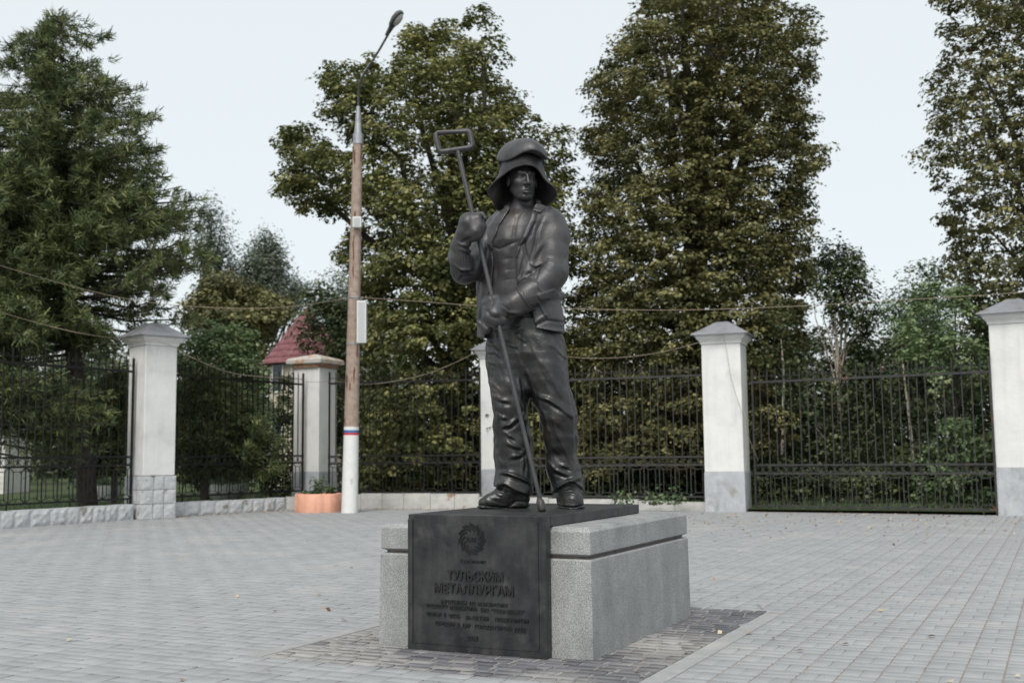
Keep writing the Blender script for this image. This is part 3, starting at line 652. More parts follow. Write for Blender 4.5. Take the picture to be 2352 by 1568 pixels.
# pocket flap, hem band
r.poly(zz(z2, (1040, 1000), (1200, 950), (1300, 1040), (1180, 1050), (1050, 1060)), .012, 1.5)
r.poly(zz(z2, (1060, 1060), (1290, 1050), (1320, 1270), (1140, 1262), (1040, 1080)), .004, 1.5)
r.line(zz(z2, (1010, 1300), (1140, 1255), (1320, 1280)), -.014, 2.5); r.fold(zz(z2, (1020, 1340), (1120, 1350), (1330, 1370)), .014, 4)
r.line(zz(z2, (1040, 1080), (1090, 1170), (1140, 1245)), .010, 2.5); r.fold(zz(z2, (1000, 1290), (1060, 1240), (1130, 1200)), .008, 4)
f.relief(r, PX, PY); f.noise(.0022, 20, 3)
hem = polydist(PX, PY, [(1000, 400), (1360, 400), (1340, 766), (1304, 768), (1262, 758), (1235, 753), (1200, 760), (1130, 779), (1100, 775), (1080, 766), (1000, 700)])
f.v = np.maximum(f.v, (hem*Y0/F).astype(np.float32))
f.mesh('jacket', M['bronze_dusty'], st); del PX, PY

# ---- mitts (a thumb and one finger pouch each)
f = Field(1020, 1135, 470, 640, -.46, -.02, .0045)
f.chain([(1078, 512, -.31, 25), (1088, 530, -.31, 27)], k=.02); f.chain([(1096, 505, -.33, 16), (1102, 520, -.33, 15), (1098, 537, -.33, 13)], k=.02)
f.chain([(1090, 499, -.28, 12), (1106, 495, -.28, 9), (1113, 502, -.29, 6)], k=.008)
f.chain([(1068, 535, -.29, 22), (1057, 565, -.24, 21), (1055, 592, -.20, 25), (1059, 616, -.17, 28)], k=.025)
PX, PY = f.pxpy(); r = Relief()
r.blob(*z2(350, 380), 7, 9, -.008); r.blob(*z2(430, 385), 8, 6, .007); r.blob(*z2(330, 290), 10, 8, .004)
r.fold(zz(z2, (250, 500), (320, 530), (390, 515)), .010, 4); r.fold(zz(z2, (280, 560), (350, 590), (430, 560)), .010, 4); r.line(zz(z2, (400, 440), (330, 470), (290, 500)), -.012, 4)
for k_ in range(5): r.line([z2(225+28*k_, 590), z2(240+26*k_, 700)], -.004, 2)
r.line(zz(z2, (490, 210), (500, 290), (530, 285)), -.010, 2)
r.line(zz(z2, (190, 690), (280, 760), (400, 765)), .008, 2.5)
f.relief(r, PX, PY); f.noise(.0016, 38, 5)
rim = polydist(PX, PY, [(1000, 440), (1150, 440), (1150, 600), (1100, 618), (1066, 624), (1048, 616), (1030, 600), (1000, 560)])
f.v = np.maximum(f.v, (rim*Y0/F).astype(np.float32)); f.mesh('mitten', M['bronze_dusty'], st); del PX, PY
f = Field(1090, 1250, 640, 765, -.48, -.06, .0045)
f.chain([(1128, 700, -.31, 24), (1134, 722, -.32, 27)], k=.02); f.chain([(1122, 728, -.34, 15), (1138, 737, -.34, 14), (1154, 734, -.33, 13)], k=.02)
f.chain([(1150, 700, -.29, 22), (1140, 688, -.33, 12), (1126, 688, -.35, 9)], k=.012)
f.chain([(1142, 708, -.30, 26), (1172, 704, -.27, 25), (1196, 690, -.24, 29), (1222, 680, -.21, 34)], k=.03)
PX, PY = f.pxpy(); r = Relief()
r.fold(zz(z2, (690, 1130), (740, 1180), (850, 1190)), .012, 4.5); r.fold(zz(z2, (660, 1060), (720, 1110), (760, 1160)), .008, 4)
r.line(zz(z2, (690, 1210), (740, 1230), (720, 1290)), -.010, 3); r.line(zz(z2, (540, 1160), (580, 1220), (660, 1240)), -.008, 4); r.blob(*z2(640, 1190), 8, 6, .008)
r.line(zz(z2, (560, 1010), (590, 1090), (560, 1150)), .006, 4); r.blob(*z2(520, 1110), 7, 6, -.005)
for k_ in range(7): r.line([z2(770+24*k_, 1090-3*k_), z2(785+24*k_, 1170-4*k_)], -.004, 1.8)
r.line(zz(z2, (820, 890), (860, 980), (910, 1060), (960, 1110), (1010, 1150)), .012, 2.5)
f.relief(r, PX, PY); f.noise(.0016, 38, 6)
rim = polydist(PX, PY, [(1080, 640), (1180, 642), (1188, 650), (1198, 675), (1213, 700), (1232, 712), (1222, 728), (1150, 790), (1080, 790)])
f.v = np.maximum(f.v, (rim*Y0/F).astype(np.float32)); f.mesh('mitten', M['bronze_dusty'], st); del PX, PY

# ---- body: head, neck, chest in one surface
f = Field(1105, 1262, 352, 748, -.33, .17, .0031)
f.loft([(462, 1200, 10, 10), (474, 1199, 24, 20), (486, 1197, 39, 31), (498, 1194, 53, 41), (511, 1190, 64, 49), (528, 1185, 71, 54), (560, 1181, 74, 58), (605, 1177, 68, 52), (650, 1175, 64, 48), (700, 1180, 66, 48), (770, 1190, 72, 50)], k=.05, psi=.3)
f.chain([(1203, 446, -.01, 23), (1200, 475, .0, 22.5), (1197, 505, .01, 27)], k=.04)
HY = R(17); HS = 1.26; HC = W(1200.5, 415.5, -.07)
er = np.array([math.cos(HY), math.sin(HY), 0]); fw = np.array([math.sin(HY), -math.cos(HY), 0]); up = np.array([0, 0, 1.0])
tl = R(3); fw, up = fw*math.cos(tl)-up*math.sin(tl), up*math.cos(tl)+fw*math.sin(tl)
ROT = np.array([er, fw, up])
def hp(e, u, w_): return HC+(er*e*1.05+up*u+fw*w_)*HS
def he(e, u, w_, re, ru, rw, k=.02, sub=False): f.ell(hp(e, u, w_), np.array([re, rw, ru])*HS, k, sub, ROT)
def hc(a, b, ra, rb, k=.012, sub=False): f.cap(hp(*a), hp(*b), ra*HS, rb*HS, k, sub)
he(0, .035, -.025, .074, .095, .092)
he(0, -.01, .02, .064, .085, .062, .03)
he(0, -.062, .022, .052, .052, .052, .03)
hc((-.050, -.050, -.01), (-.022, -.098, .045), .018, .016, .03); hc((.050, -.050, -.01), (.022, -.098, .045), .018, .016, .03)
hc((-.010, -.099, .060), (.010, -.099, .060), .0165, .0165, .02)
hc((-.046, -.014, .046), (-.034, -.022, .058), .017, .015, .022); hc((.046, -.014, .046), (.034, -.022, .058), .017, .015, .022)
hc((-.040, .035, .066), (-.012, .031, .079), .011, .011, .012); hc((.040, .035, .066), (.012, .031, .079), .011, .011, .012)
he(-.031, .011, .084, .0185, .0125, .020, .010, True); he(.031, .011, .084, .0185, .0125, .020, .010, True)
he(-.032, .009, .058, .0150, .0125, .0145, .004); he(.032, .009, .058, .0150, .0125, .0145, .004)
for s in (-1, 1):
    hc((s*.046, .011, .063), (s*.032, .0195, .0745), .0032, .0034, .004); hc((s*.032, .0195, .0745), (s*.018, .013, .0715), .0034, .0032, .004)
    hc((s*.045, .004, .064), (s*.032, -.002, .0725), .0028, .003, .004); hc((s*.032, -.002, .0725), (s*.019, .004, .0705), .003, .0028, .004)
    hc((s*.044, .028, .070), (s*.012, .0235, .0855), .0050, .0062, .006)
    hc((s*.013, -.032, .092), (s*.013, -.033, .082), .0085, .0085, .008)
    hc((s*.0075, -.038, .097), (s*.0075, -.040, .090), .0035, .0035, .003, True)
    hc((s*.021, -.040, .083), (s*.034, -.066, .068), .0028, .0022, .010, True)
hc((0, .022, .084), (0, -.024, .104), .0085, .0095, .010); he(0, -.029, .103, .0115, .0105, .0125, .008)
he(0, -0.0710, .066, .030, .020, .020, .02)
hc((-.023, -0.0685, .0775), (-.004, -0.0645, .0885), .0034, .0055, .005); hc((.023, -0.0685, .0775), (.004, -0.0645, .0885), .0034, .0055, .005)
hc((-.019, -0.0760, .077), (0, -0.0800, .0875), .0036, .0066, .004); hc((.019, -0.0760, .077), (0, -0.0800, .0875), .0036, .0066, .004)
hc((-.026, -0.0722, .0800), (0, -0.0715, .0955), .0022, .0026, .003, True); hc((.026, -0.0722, .0800), (0, -0.0715, .0955), .0022, .0026, .003, True)
hc((-.016, -.0900, .079), (.016, -.0900, .079), .005, .005, .012, True)
for s in (-1, 1):
    he(s*.076, -.005, -.012, .010, .031, .018, .008); he(s*.084, -.002, -.006, .006, .018, .009, .006, True)
PX, PY = f.pxpy(); r = Relief()
r.line([(1134, 567), (1146, 572), (1160, 567), (1176, 559), (1186, 555)], -.009, 3.5); r.blob(1158, 545, 18, 18, .010); r.blob(1197, 538, 14, 18, .008)
r.line([(1187, 503), (1181, 530), (1179, 560)], -.006, 4); r.line([(1177, 575), (1173, 610), (1170, 660), (1172, 700)], -.004, 4)
for yy, a in ((594, .0018), (619, .002), (642, .0015)): r.line([(1150, yy+4), (1165, yy), (1185, yy-2)], -a, 2.5)
r.blob(1161, 582, 9, 8, .005); r.blob(1160, 604, 9, 8, .005); r.blob(1160, 628, 9, 9, .005); r.blob(1142, 622, 8, 16, -.010); r.blob(1160, 660, 14, 14, .004)
r.blob(1188, 500, 6, 6, -.007); r.line([(1182, 498), (1166, 495), (1150, 500)], .003, 4)
r.line([(1180, 460), (1184, 485), (1188, 500)], .005, 4); r.line([(1222, 465), (1206, 490), (1194, 500)], .006, 4); r.line([(1203, 470), (1198, 490)], .004, 4)
m_ = np.clip((HC[2]-.16-f.ax[2])/.09, 0, 1).astype(np.float32)[None, None, :]; rr = r.sample(PX, PY).astype(np.float32); f.v -= rr*m_
f.mesh('body', M['bronze_dusty'], st); del PX, PY

# ---- felt hat: soft crown and flared brim, then the hard hat on top
def crom(P, n, closed=True):
    P = np.array(P, float); m = len(P); out = []
    for i in range(m):
        p0, p1, p2, p3 = P[(i-1) % m], P[i], P[(i+1) % m], P[(i+2) % m]
        for t in np.arange(n)/n:
            out.append(.5*((2*p1)+(-p0+p2)*t+(2*p0-5*p1+4*p2-p3)*t*t+(-p0+3*p1-3*p2+p3)*t**3))
    return np.array(out)
def loftsurf(name, rings, m, parent, thick=.011, closetop=False):
    V = np.array(rings)-np.array(parent.location); nr, n, _ = V.shape; Q = []
    for a in range(nr-1):
        for b in range(n): Q.append((a*n+b, a*n+(b+1) % n, (a+1)*n+(b+1) % n, (a+1)*n+b))
    o = put(name, mesh_of(name, V.reshape(-1, 3), m=m, faces=Q+([tuple(range(n))[::-1]] if closetop else []), smooth=True), parent)
    so = o.modifiers.new('thickness', 'SOLIDIFY'); so.thickness = thick; so.offset = 0
    sb = o.modifiers.new('soft', 'SUBSURF'); sb.levels = 1; sb.render_levels = 1
    return o
edge = [(1210, 380, -.225), (1229, 384, -.215), (1242, 397, -.19), (1256, 418, -.165), (1271, 429, -.13), (1280, 441, -.07), (1278, 455, -.01), (1268, 466, .05), (1256, 475, .10), (1228, 482, .16), (1190, 486, .17), (1158, 486, .12), (1143, 483, .04), (1132, 466, -.03), (1121, 447, -.07), (1121, 434, -.10), (1136, 418, -.14), (1152, 406, -.175), (1168, 394, -.20), (1188, 384, -.22)]
E3 = crom([W(*p) for p in edge], 4)
cc = W(1199, 380, -.055)
ang = np.arctan2(E3[:, 1]-cc[1], E3[:, 0]-cc[0])
rings = []
for s, rad, zc in ((0, .110, W(1199, 362, -.055)[2]), (0, .136, W(1199, 366, -.055)[2]), (0, .150, W(1199, 374, -.055)[2])):
    rings.append(np.stack([cc[0]+rad*np.cos(ang)*.96, cc[1]+rad*np.sin(ang)*1.12, np.full(len(ang), zc)], 1))
base = rings[-1].copy()
for t in (.15, .3, .45, .6, .75, .88, 1.0):
    h_ = t**2.5; z_ = t**.95
    P = base*(1-h_)+E3*h_; P[:, 2] = base[:, 2]*(1-z_)+E3[:, 2]*z_
    bul = math.sin(math.pi*min(t*1.15, 1))*.005; nv = np.stack([np.cos(ang), np.sin(ang), 0*ang], 1); P += nv*bul
    rings.append(P)
loftsurf('felt_hat', rings, BZ, st, .014, closetop=True)
hed = [(1203, 351, -.275), (1224, 346, -.285), (1241, 352, -.27), (1256, 365.5, -.20), (1255, 367, -.10), (1250, 368, .0), (1238, 370, .08), (1205, 372, .13), (1165, 372, .10), (1146, 371, .02), (1142.5, 369, -.06), (1150, 370.5, -.14), (1164, 370, -.20), (1183, 361.5, -.25)]
H3 = crom([W(*p) for p in hed], 5); C2 = W(1193, 366, -.06); top = W(1190, 324.5, -.06)[2]
rings = []
for s in np.linspace(.06, 1, 12):
    a = s*math.pi/2; P = H3.copy(); k_ = math.sin(a)**.92
    P[:, :2] = C2[:2]+(H3[:, :2]-C2[:2])*k_; P[:, 2] = top*math.cos(a)+H3[:, 2]*(1-math.cos(a)); rings.append(P)
loftsurf('hard_hat', rings, M['bronze_dusty'], st, .012, closetop=True)
# clip and band under the hard hat rim
mb = MB(); a, b = W(1147.5, 371, -.08), W(1149, 391, -.08); mb.bar(a, b, .018, .012); a, b = W(1153, 371, -.12), W(1155, 388, -.12); mb.bar(a, b, .014, .010)
mb.build('hat_clip', BZ, st, world=True, bevel=.003)
mb = MB(); mb.tube([W(1247.5, 368, -.10), W(1251, 384, -.10)], .005, 6).build('hat_strap', BZ, st, world=True)

# ---- long rake: rod, rectangular head, flattened foot
T0 = at_z(1246, 1172, PT+.008)
def rodpt(px, py):
    t = (1172-py)/(1172-340.); return W(px, py, (T0[1]-Y0)*(1-t)+(-.17)*t)
rod = [rodpt(1050.5+(1246-1050.5)*t, 342+(1172-342)*t) for t in (0, .17, .18, .5, .97, 1)]
rake = MB().tube(rod, [.0168, .0165, .0150, .0145, .0140, .0135], 14).build('rake_rod', M['bronze_dusty'], st, world=True, auto=True)
hpt = [(1005.5, 306), (1002, 309), (1001.5, 315), (1008, 344), (1011, 348), (1016, 349), (1079, 339.5), (1084, 337), (1085.5, 332), (1079, 306), (1076, 302), (1070, 301)]
mb = MB().tube([rodpt(*p) for p in hpt], .0195, 12, closed=True)
l_ = rake.location; mb.V = [tuple(np.array(v)-np.array(st.location)) for v in mb.V]
put('rake_frame', mb.mesh('rake_frame', M['bronze_dusty'], True), rake)
tip = [W(1238, 1143, T0[1]-Y0+.01), W(1241, 1152, T0[1]-Y0), W(1245, 1170, T0[1]-Y0-.012), W(1247, 1176, T0[1]-Y0-.02)]
mb = MB().tube(tip, [.016, .027, .027, .018], 12); mb.V = [tuple(np.array(v)-np.array(st.location)) for v in mb.V]
for i, v in enumerate(mb.V): mb.V[i] = (v[0], v[1], max(v[2], .001))
put('rake_foot', mb.mesh('rake_foot', BZ, True), rake)

# ------------------------------------------------------------ brick-like pieces for walls and pillar bases
def rough_block(name, m, amp=.10, n=4, seed=0):
    """unit block, -y face rough"""
    r = np.random.default_rng(seed); V = []; Fs = []
    for j in range(n+1):
        for i in range(n+1):
            x, z = i/n-.5, j/n-.5; e = (i in (0, n)) or (j in (0, n))
            V.append((x*(.985), -.5-(0 if e else amp*(.45+.55*r.random())), z*.985))
    for j in range(n):
        for i in range(n): a = j*(n+1)+i; Fs.append((a, a+1, a+n+2, a+n+1))
    k = len(V); c = [(-.4925, -.5, -.4925), (.4925, -.5, -.4925), (.4925, -.5, .4925), (-.4925, -.5, .4925), (-.4925, .5, -.4925), (.4925, .5, -.4925), (.4925, .5, .4925), (-.4925, .5, .4925)]
    V += c; Fs += [(k+4, k+7, k+6, k+5), (k, k+4, k+5, k+1), (k+1, k+5, k+6, k+2), (k+2, k+6, k+7, k+3), (k+3, k+7, k+4, k)]
    return mesh_of(name, V, m=m, faces=Fs, smooth=False)
RB = [rough_block('stone', M['stone_paint'], .10, 4, i) for i in range(8)]
RBB = [rough_block('stone', M['brown_stone'], .10, 3, i) for i in range(3)]
KB = [rough_block('kerb_block', M['kerb_plaster'], .05, 3, i+20) for i in range(6)]
def block_run(pts, h0, h1, dep, blen, libm, label, cat, group, name='kerb_wall', core=M['kerb_plaster'], pname='stone'):
    P = [np.array(p) for p in pts]; o0 = thing(name, label, cat, (*P[0], 0), 0, group)
    tot = sum(np.linalg.norm(b-a) for a, b in zip(P[:-1], P[1:])); run = 0
    for a, b in zip(P[:-1], P[1:]):
        L = np.linalg.norm(b-a); d = (b-a)/L; nrm = np.array([d[1], -d[0]]); angz = math.atan2(d[1], d[0])
        if nrm[1] > 0: nrm = -nrm
        x = 0
        while x < L-.02:
            bl = min(blen*random.uniform(.8, 1.25), L-x)
            if L-x-bl < .12: bl = L-x
            h = h0+(h1-h0)*(run+x)/tot; h += random.uniform(-.008, .008)
            c = a+d*(x+bl/2)-nrm*dep/2
            q = put(pname, random.choice(libm), o0, (c[0]-P[0][0], c[1]-P[0][1], h/2-.01), (0, 0, angz)); q.scale = (bl, dep*random.uniform(.97, 1.03), h+.02); x += bl
        run += L
        mb = MB(); e = .012; p, q = a-nrm*(dep*.5-.1), b-nrm*(dep*.5-.1)
        mb.bar((*(a-nrm*dep*.55), .06), (*(b-nrm*dep*.55), .06), dep*.7, .20).build('mortar_core', core, o0, world=True)
    return o0
WG = 'low masonry walls under the iron fence'
wA = block_run(WL, .30, .30, .30, .34, RB, 'low wall of white painted rough stone at the left edge of the plaza', 'low wall', WG)
wB = block_run(W2, .29, .28, .30, .32, RB, 'low rough stone wall between the left pillar and the coral planter', 'low wall', WG)
wB2 = block_run([W2[1], gp(700, 1170), gp(828, 1168)], .30, .34, .30, .5, KB, 'low wall run hidden behind the coral planter and lamp pole', 'low wall', WG, pname='kerb_block')
wC = block_run(W3[:2], .35, .33, .30, .62, KB, 'flaking plastered low wall between the lamp pole and the statue pedestal', 'low wall', WG, pname='kerb_block')
wD = block_run(W3[1:], .27, .17, .30, .8, KB, 'low pale wall between the statue and the pillar with hanging cable', 'low wall', WG, pname='kerb_block')

# ------------------------------------------------------------ pillars
def pillar(corner, s, yaw, zb, ztop, label, cap='roof', base='smooth', stones=False, which=0):
    """corner: which corner of the square stands at the measured point: 0 = left front, 1 = right front (seen along -normal)"""
    nx = np.array([math.cos(yaw), math.sin(yaw)]); ny = np.array([-math.sin(yaw), math.cos(yaw)])   # ny points away from the camera
    c = np.array(corner) + ny*s/2 + (nx*s/2 if which == 0 else -nx*s/2)
    t = thing('gate_pillar', label, 'pillar', (*c, 0), yaw, 'white pillars of the iron fence')
    h = s/2
    MB().box(-h, h, -h, h, zb, ztop-.20).build('shaft', M['plaster'], t, bevel=.012)
    bb = h-.0 if not stones else h-.05
    MB().box(-bb-.012, bb+.012, -bb-.012, bb+.012, -.02, zb-.002).build('base', M['plaster_grey'] if not stones else M['kerb_plaster'], t, bevel=.012)
    if stones:
        rws = [0, .30, .58, zb-.003]
        for side in range(4):
            for r_ in range(3):
                z0, z1_ = rws[r_], rws[r_+1]; n_ = 3; off = random.uniform(-.05, .05)
                xs = [-h-.02, -h+s/3+off, -h+2*s/3+off, h+.02]
                for i in range(3):
                    cx = (xs[i]+xs[i+1])/2; ww = xs[i+1]-xs[i]-.008
                    a = side*math.pi/2; lx, ly = cx, -(h-.035)
                    q = put('stone', random.choice(RB), t, (lx*math.cos(a)-ly*math.sin(a), lx*math.sin(a)+ly*math.cos(a), (z0+z1_)/2), (0, 0, a)); q.scale = (ww, .12, z1_-z0-.006)
    if cap == 'roof':
        # cornice flaring out
        prof = [(h, ztop-.20), (h+.02, ztop-.19), (h+.03, ztop-.14), (h+.075, ztop-.09), (h+.09, ztop-.085), (h+.09, ztop-.045), (h+.115, ztop-.04), (h+.115, ztop-.012)]
        V = []; Fs = []
        for r_, z in prof: V += [(-r_, -r_, z), (r_, -r_, z), (r_, r_, z), (-r_, r_, z)]
        for i in range(len(prof)-1):
            for k in range(4): Fs.append((4*i+k, 4*i+(k+1) % 4, 4*i+4+(k+1) % 4, 4*i+4+k))
        n_ = len(prof); Fs.append(tuple(4*(n_-1)+k for k in range(4)))
        MB().add(V, Fs).build('cornice', M['plaster'], t)
        e = h+.19; e2 = h+.17; p = .12; V = [(-e, -e, ztop-.01), (e, -e, ztop-.01), (e, e, ztop-.01), (-e, e, ztop-.01), (-e, -e, ztop+.004), (e, -e, ztop+.004), (e, e, ztop+.004), (-e, e, ztop+.004)]
        V += [(-p, -p, ztop+.29), (p, -p, ztop+.29), (p, p, ztop+.29), (-p, p, ztop+.29)]
        MB().add(V, [(3, 2, 1, 0), (0, 1, 5, 4), (1, 2, 6, 5), (2, 3, 7, 6), (3, 0, 4, 7), (4, 5, 9, 8), (5, 6, 10, 9), (6, 7, 11, 10), (7, 4, 8, 11), (8, 9, 10, 11)]).build('roof_cap', M['roof_grey'], t)
    else:
        MB().box(-h-.03, h+.03, -h-.03, h+.03, ztop-.20, ztop-.13).build('bare_brick_band', M['brick'], t, bevel=.01)
        for side in range(4):
            a = side*math.pi/2
            for i in range(5):
                cx = -h+.02+(i+.5)*(s-.04)/5; lx, ly = cx, -(h+.035)
                q = put('brick', BRK, t, (lx*math.cos(a)-ly*math.sin(a), lx*math.sin(a)+ly*math.cos(a), ztop-.165), (0, 0, a)); q.scale = ((s-.04)/5-.01, .05, .062)
        e = h+.13
        V = []
        for r_, z in ((h+.06, ztop-.13), (e, ztop-.10), (e, ztop-.01), (e-.04, ztop+.03), (.05, ztop+.15)): V += [(-r_, -r_, z), (r_, -r_, z), (r_, r_, z), (-r_, r_, z)]
        Fs = [(3, 2, 1, 0), (16, 17, 18, 19)]
        for i in range(4):
            for k in range(4): Fs.append((4*i+k, 4*i+(k+1) % 4, 4*i+4+(k+1) % 4, 4*i+4+k))
        MB().add(V, Fs).build('capstone', M['cap_stone'], t, bevel=.008)
    return t, c
BRK = MB().box(-.5, .5, -.5, .5, -.5, .5).mesh('brick', M['brick'])
pA, cA = pillar(gp(326, 1193), .69, R(46), .86, 3.66, 'white pillar with grey tin roof and rough stone base, beneath the larch branches', stones=True, which=0)
cb = gp(731, 1171.5); cb = cb*1.06
pB, cB = pillar(cb, .76, R(-25), .84, 3.55, 'white pillar with weathered flat capstone behind the coral planter', cap='flat', which=1)
pC, cC = pillar(gp(1104, 1165), .70, R(-4), .86, 3.62, 'white pillar half hidden behind the statue legs', which=0)
pD, cD = pillar(gp(1712, 1175), .80, R(-20.4), .80, 3.62, 'white pillar with a cable hanging down its front, right of the statue', which=1)
pE, cE = pillar(gp(2294, 1183), .85, R(-29), .86, 3.70, 'white pillar cut off by the right edge of the picture', which=0)
pA.rotation_euler = (0, 0, R(46))

# ------------------------------------------------------------ iron fence
def circ(r, n=14, a0=0, a1=2*math.pi): return [(r*math.cos(a0+(a1-a0)*k/n), 0, r*math.sin(a0+(a1-a0)*k/n)) for k in range(n+(0 if abs(a1-a0) > 6.2 else 1))]
PIT_ = .168
def iron_set(m):
    d = {}
    d['bar'] = MB().add([(x*.009, y*.009, z) for z in (.83, 2.76) for x, y in ((-1, -1), (1, -1), (1, 1), (-1, 1))]+[(0, 0, 2.84)],
                        [(3, 2, 1, 0), (0, 1, 5, 4), (1, 2, 6, 5), (2, 3, 7, 6), (3, 0, 4, 7), (4, 5, 8), (5, 6, 8), (6, 7, 8), (7, 4, 8)]).mesh('bar', m)
    d['ring'] = MB().tube(circ(.066, 16), .007, 5, closed=True).mesh('ring', m)
    d['stub'] = MB().box(-.007, .007, -.007, .007, .66, .83).mesh('short_bar', m)
    d['scroll'] = MB().tube(circ(.028, 8, math.pi*.9, math.pi*2.3), .0055, 5).tube([(x+.056, y, z) for x, y, z in circ(.028, 8, math.pi*.7, math.pi*2.1)], .0055, 5).mesh('scroll', m)
    w_ = 2*PIT_; a = w_*.26; b = .085; z0, z1_ = 0, .66
    mb = MB()
    for p, q in (((0, z1_), (a, z1_-b)), ((a, z1_-b), (w_-a, z1_-b)), ((w_-a, z1_-b), (w_, z1_)), ((0, z0), (a, z0+b)), ((a, z0+b), (w_-a, z0+b)), ((w_-a, z0+b), (w_, z0)), ((a, z1_-b), (a, z0+b)), ((w_-a, z1_-b), (w_-a, z0+b))):
        mb.bar((p[0], 0, p[1]), (q[0], 0, q[1]), .013)
    d['lattice'] = mb.mesh('lattice_cell', m)
    d['post'] = MB().box(-.009, .009, -.009, .009, 0, .66).mesh('lower_bar', m)
    return d
IR = iron_set(M['iron']); IRW = iron_set(M['iron_worn'])
def fence(A, Bp, zb, label, ir, m, endposts=(True, True), zb2=None):
    A = np.array(A, float); Bp = np.array(Bp, float); d = Bp-A; L = np.linalg.norm(d); az = math.atan2(d[1], d[0])
    t = thing('iron_fence', label, 'fence', (*A, zb), az, 'wrought iron fence panels around the plaza')
    n_ = int(round(L/PIT_/2))*2; sc = L/(n_*PIT_)
    for z, hh in ((0, .035), (.66, .035), (.83, .035), (2.53, .045)):
        MB().box(-.02, L+.02, -.022, -.0 if False else .016, z-hh/2, z+hh/2).build('rail', m, t)
    for i in range(n_+1):
        x = i*PIT_*sc
        if 0 < i < n_ or True: q = put('bar', ir['bar'], t, (x, .002, random.gauss(0, .006)), (random.gauss(0, .002), random.gauss(0, .002), 0))
        if i < n_:
            put('ring', ir['ring'], t, (x+PIT_*sc/2, 0, .745)); put('short_bar', ir['stub'], t, (x, .003, 0))
            put('scroll', ir['scroll'], t, (x+PIT_*sc/2-.028, 0, 2.665), (0, random.gauss(0, .06), 0))
        if i % 2 == 0:
            put('lower_bar', ir['post'], t, (x, .003, 0))
            if i < n_: q = put('lattice_cell', ir['lattice'], t, (x, 0, 0)); q.scale = (sc, 1, 1)
    for k, x in enumerate((0, L)):
        if endposts[k]: MB().box(x-.017, x+.017, -.02, .02, -zb+.02, 2.80).build('end_post', m, t)
    for x in np.arange(.33, L, .67*2): MB().box(x-.012, x+.012, -.01, .01, -zb+.02, 0).build('foot', m, t)
    return t
def off(p, q, d_):   # shift a segment away from the camera by d_
    p, q = np.array(p), np.array(q); v = (q-p)/np.linalg.norm(q-p); n_ = np.array([-v[1], v[0]]); n_ = n_ if n_[1] > 0 else -n_
    return p+n_*d_, q+n_*d_
def along(p, q, px):   # point of segment p-q seen at picture column px (near eye height)
    lo, hi = -1.5, 2.5
    for _ in range(50):
        m_ = (lo+hi)/2; c = p+(q-p)*m_; x = project(c[0], c[1], 1.2)[0]
        if x < px: lo = m_
        else: hi = m_
    return p+(q-p)*lo
a, b = off(WL[1], WL[2], .16); fence(along(a, b, -190), along(a, b, 302), .41, 'black iron fence panel left of the tin roofed pillar, at the left edge', IR, M['iron'])
a, b = off(W2[0], W2[1], .16); b2 = b*1.02; fence(along(a, b2, 392), along(a, b2, 695), .40, 'black iron fence panel between the left pillar and the planter pillar', IR, M['iron'])
a, b = off(gp(756, 1168), W3[1], .16); fence(along(a, b, 756), along(a, b, 1103), .37, 'black iron fence panel behind the lamp pole, left of the statue', IR, M['iron'])
a, b = off(W3[1]*1.0, W3[3], .16); fence(along(a, b, 1176), along(a, b, 1622), .285, 'dark iron fence panel with rusty tips right behind the statue legs', IRW, M['iron_worn'])
a, b = off(gp(1735, 1173), gp(2290, 1183.5), .06); fence(a, b, .10, 'dark iron fence panel close to the ground between the two right hand pillars', IRW, M['iron_worn'])

# ------------------------------------------------------------ lamp pole
pb = at_z(803, 1177); PYd = pb[1]
lp = thing('street_lamp', 'tall concrete lamp pole with white painted foot and blue and red bands', 'street lamp', tuple(pb))
def pp(x, y, d_=0): return at_y(x, y, PYd+d_)
def pr2(px_): return px_*PYd/F
def polpart(name, m, segs, n_=20, auto=True):
    return MB().tube([pp(x, y) for x, y, r_ in segs], [pr2(r_) for x, y, r_ in segs], n_).build(name, m, lp, world=True, auto=auto)
cx_ = lambda y: 802.8+(822-802.8)*(1178-y)/(1178-308.)
cr_ = lambda y: 18.6-(18.6-11)*(1178-y)/(1178-308.)
def pseg(name, m, y0, y1, grow=0): return polpart(name, m, [(cx_(y), y, cr_(y)+grow) for y in np.linspace(y0, y1, 6)])
pseg('painted_foot', M['white'], 1180, 999, .25); pseg('red_band', M['red'], 999, 993.5, .3); pseg('blue_band', M['blue'], 993.5, 987.5, .3); pseg('white_band', M['white'], 987.5, 980, .3)
pseg('shaft', M['pole'], 980, 308)
polpart('sleeve', M['steel'], [(822.5, 332, 12.5), (822.6, 308, 12)]); polpart('socket', M['steel'], [(822.6, 308, 9), (822.8, 262, 5.5), (823, 245, 4.5)])
armp = [(823, 247), (824, 215), (827, 190), (836, 170), (851, 148), (873, 112), (893, 77)]
MB().tube([pp(x, y, -.0-.9*max(0, (215-y)/140)) for x, y in armp], pr2(2.6), 10).build('arm', M['arm'], lp, world=True, auto=True)
a, b = Vector(pp(889, 82, -.87)), Vector(pp(922, 27, -1.25)); d = (b-a)
mb = MB(); side = d.cross(Vector((0, .5, -1))).normalized(); upv = side.cross(d).normalized()
if upv.z < 0: upv = -upv
secs = [(0, .055, .05), (.18, .07, .06), (.34, .085, .07), (.45, .15, .09), (.7, .175, .11), (.92, .14, .09), (1.0, .06, .05)]
V = []
for t_, wd_, hh_ in secs:
    c = a+d*t_
    for k in range(12): an = 2*math.pi*k/12; V.append(c+side*wd_*math.cos(an)+upv*hh_*math.sin(an)*(1 if math.sin(an) > 0 else .45))
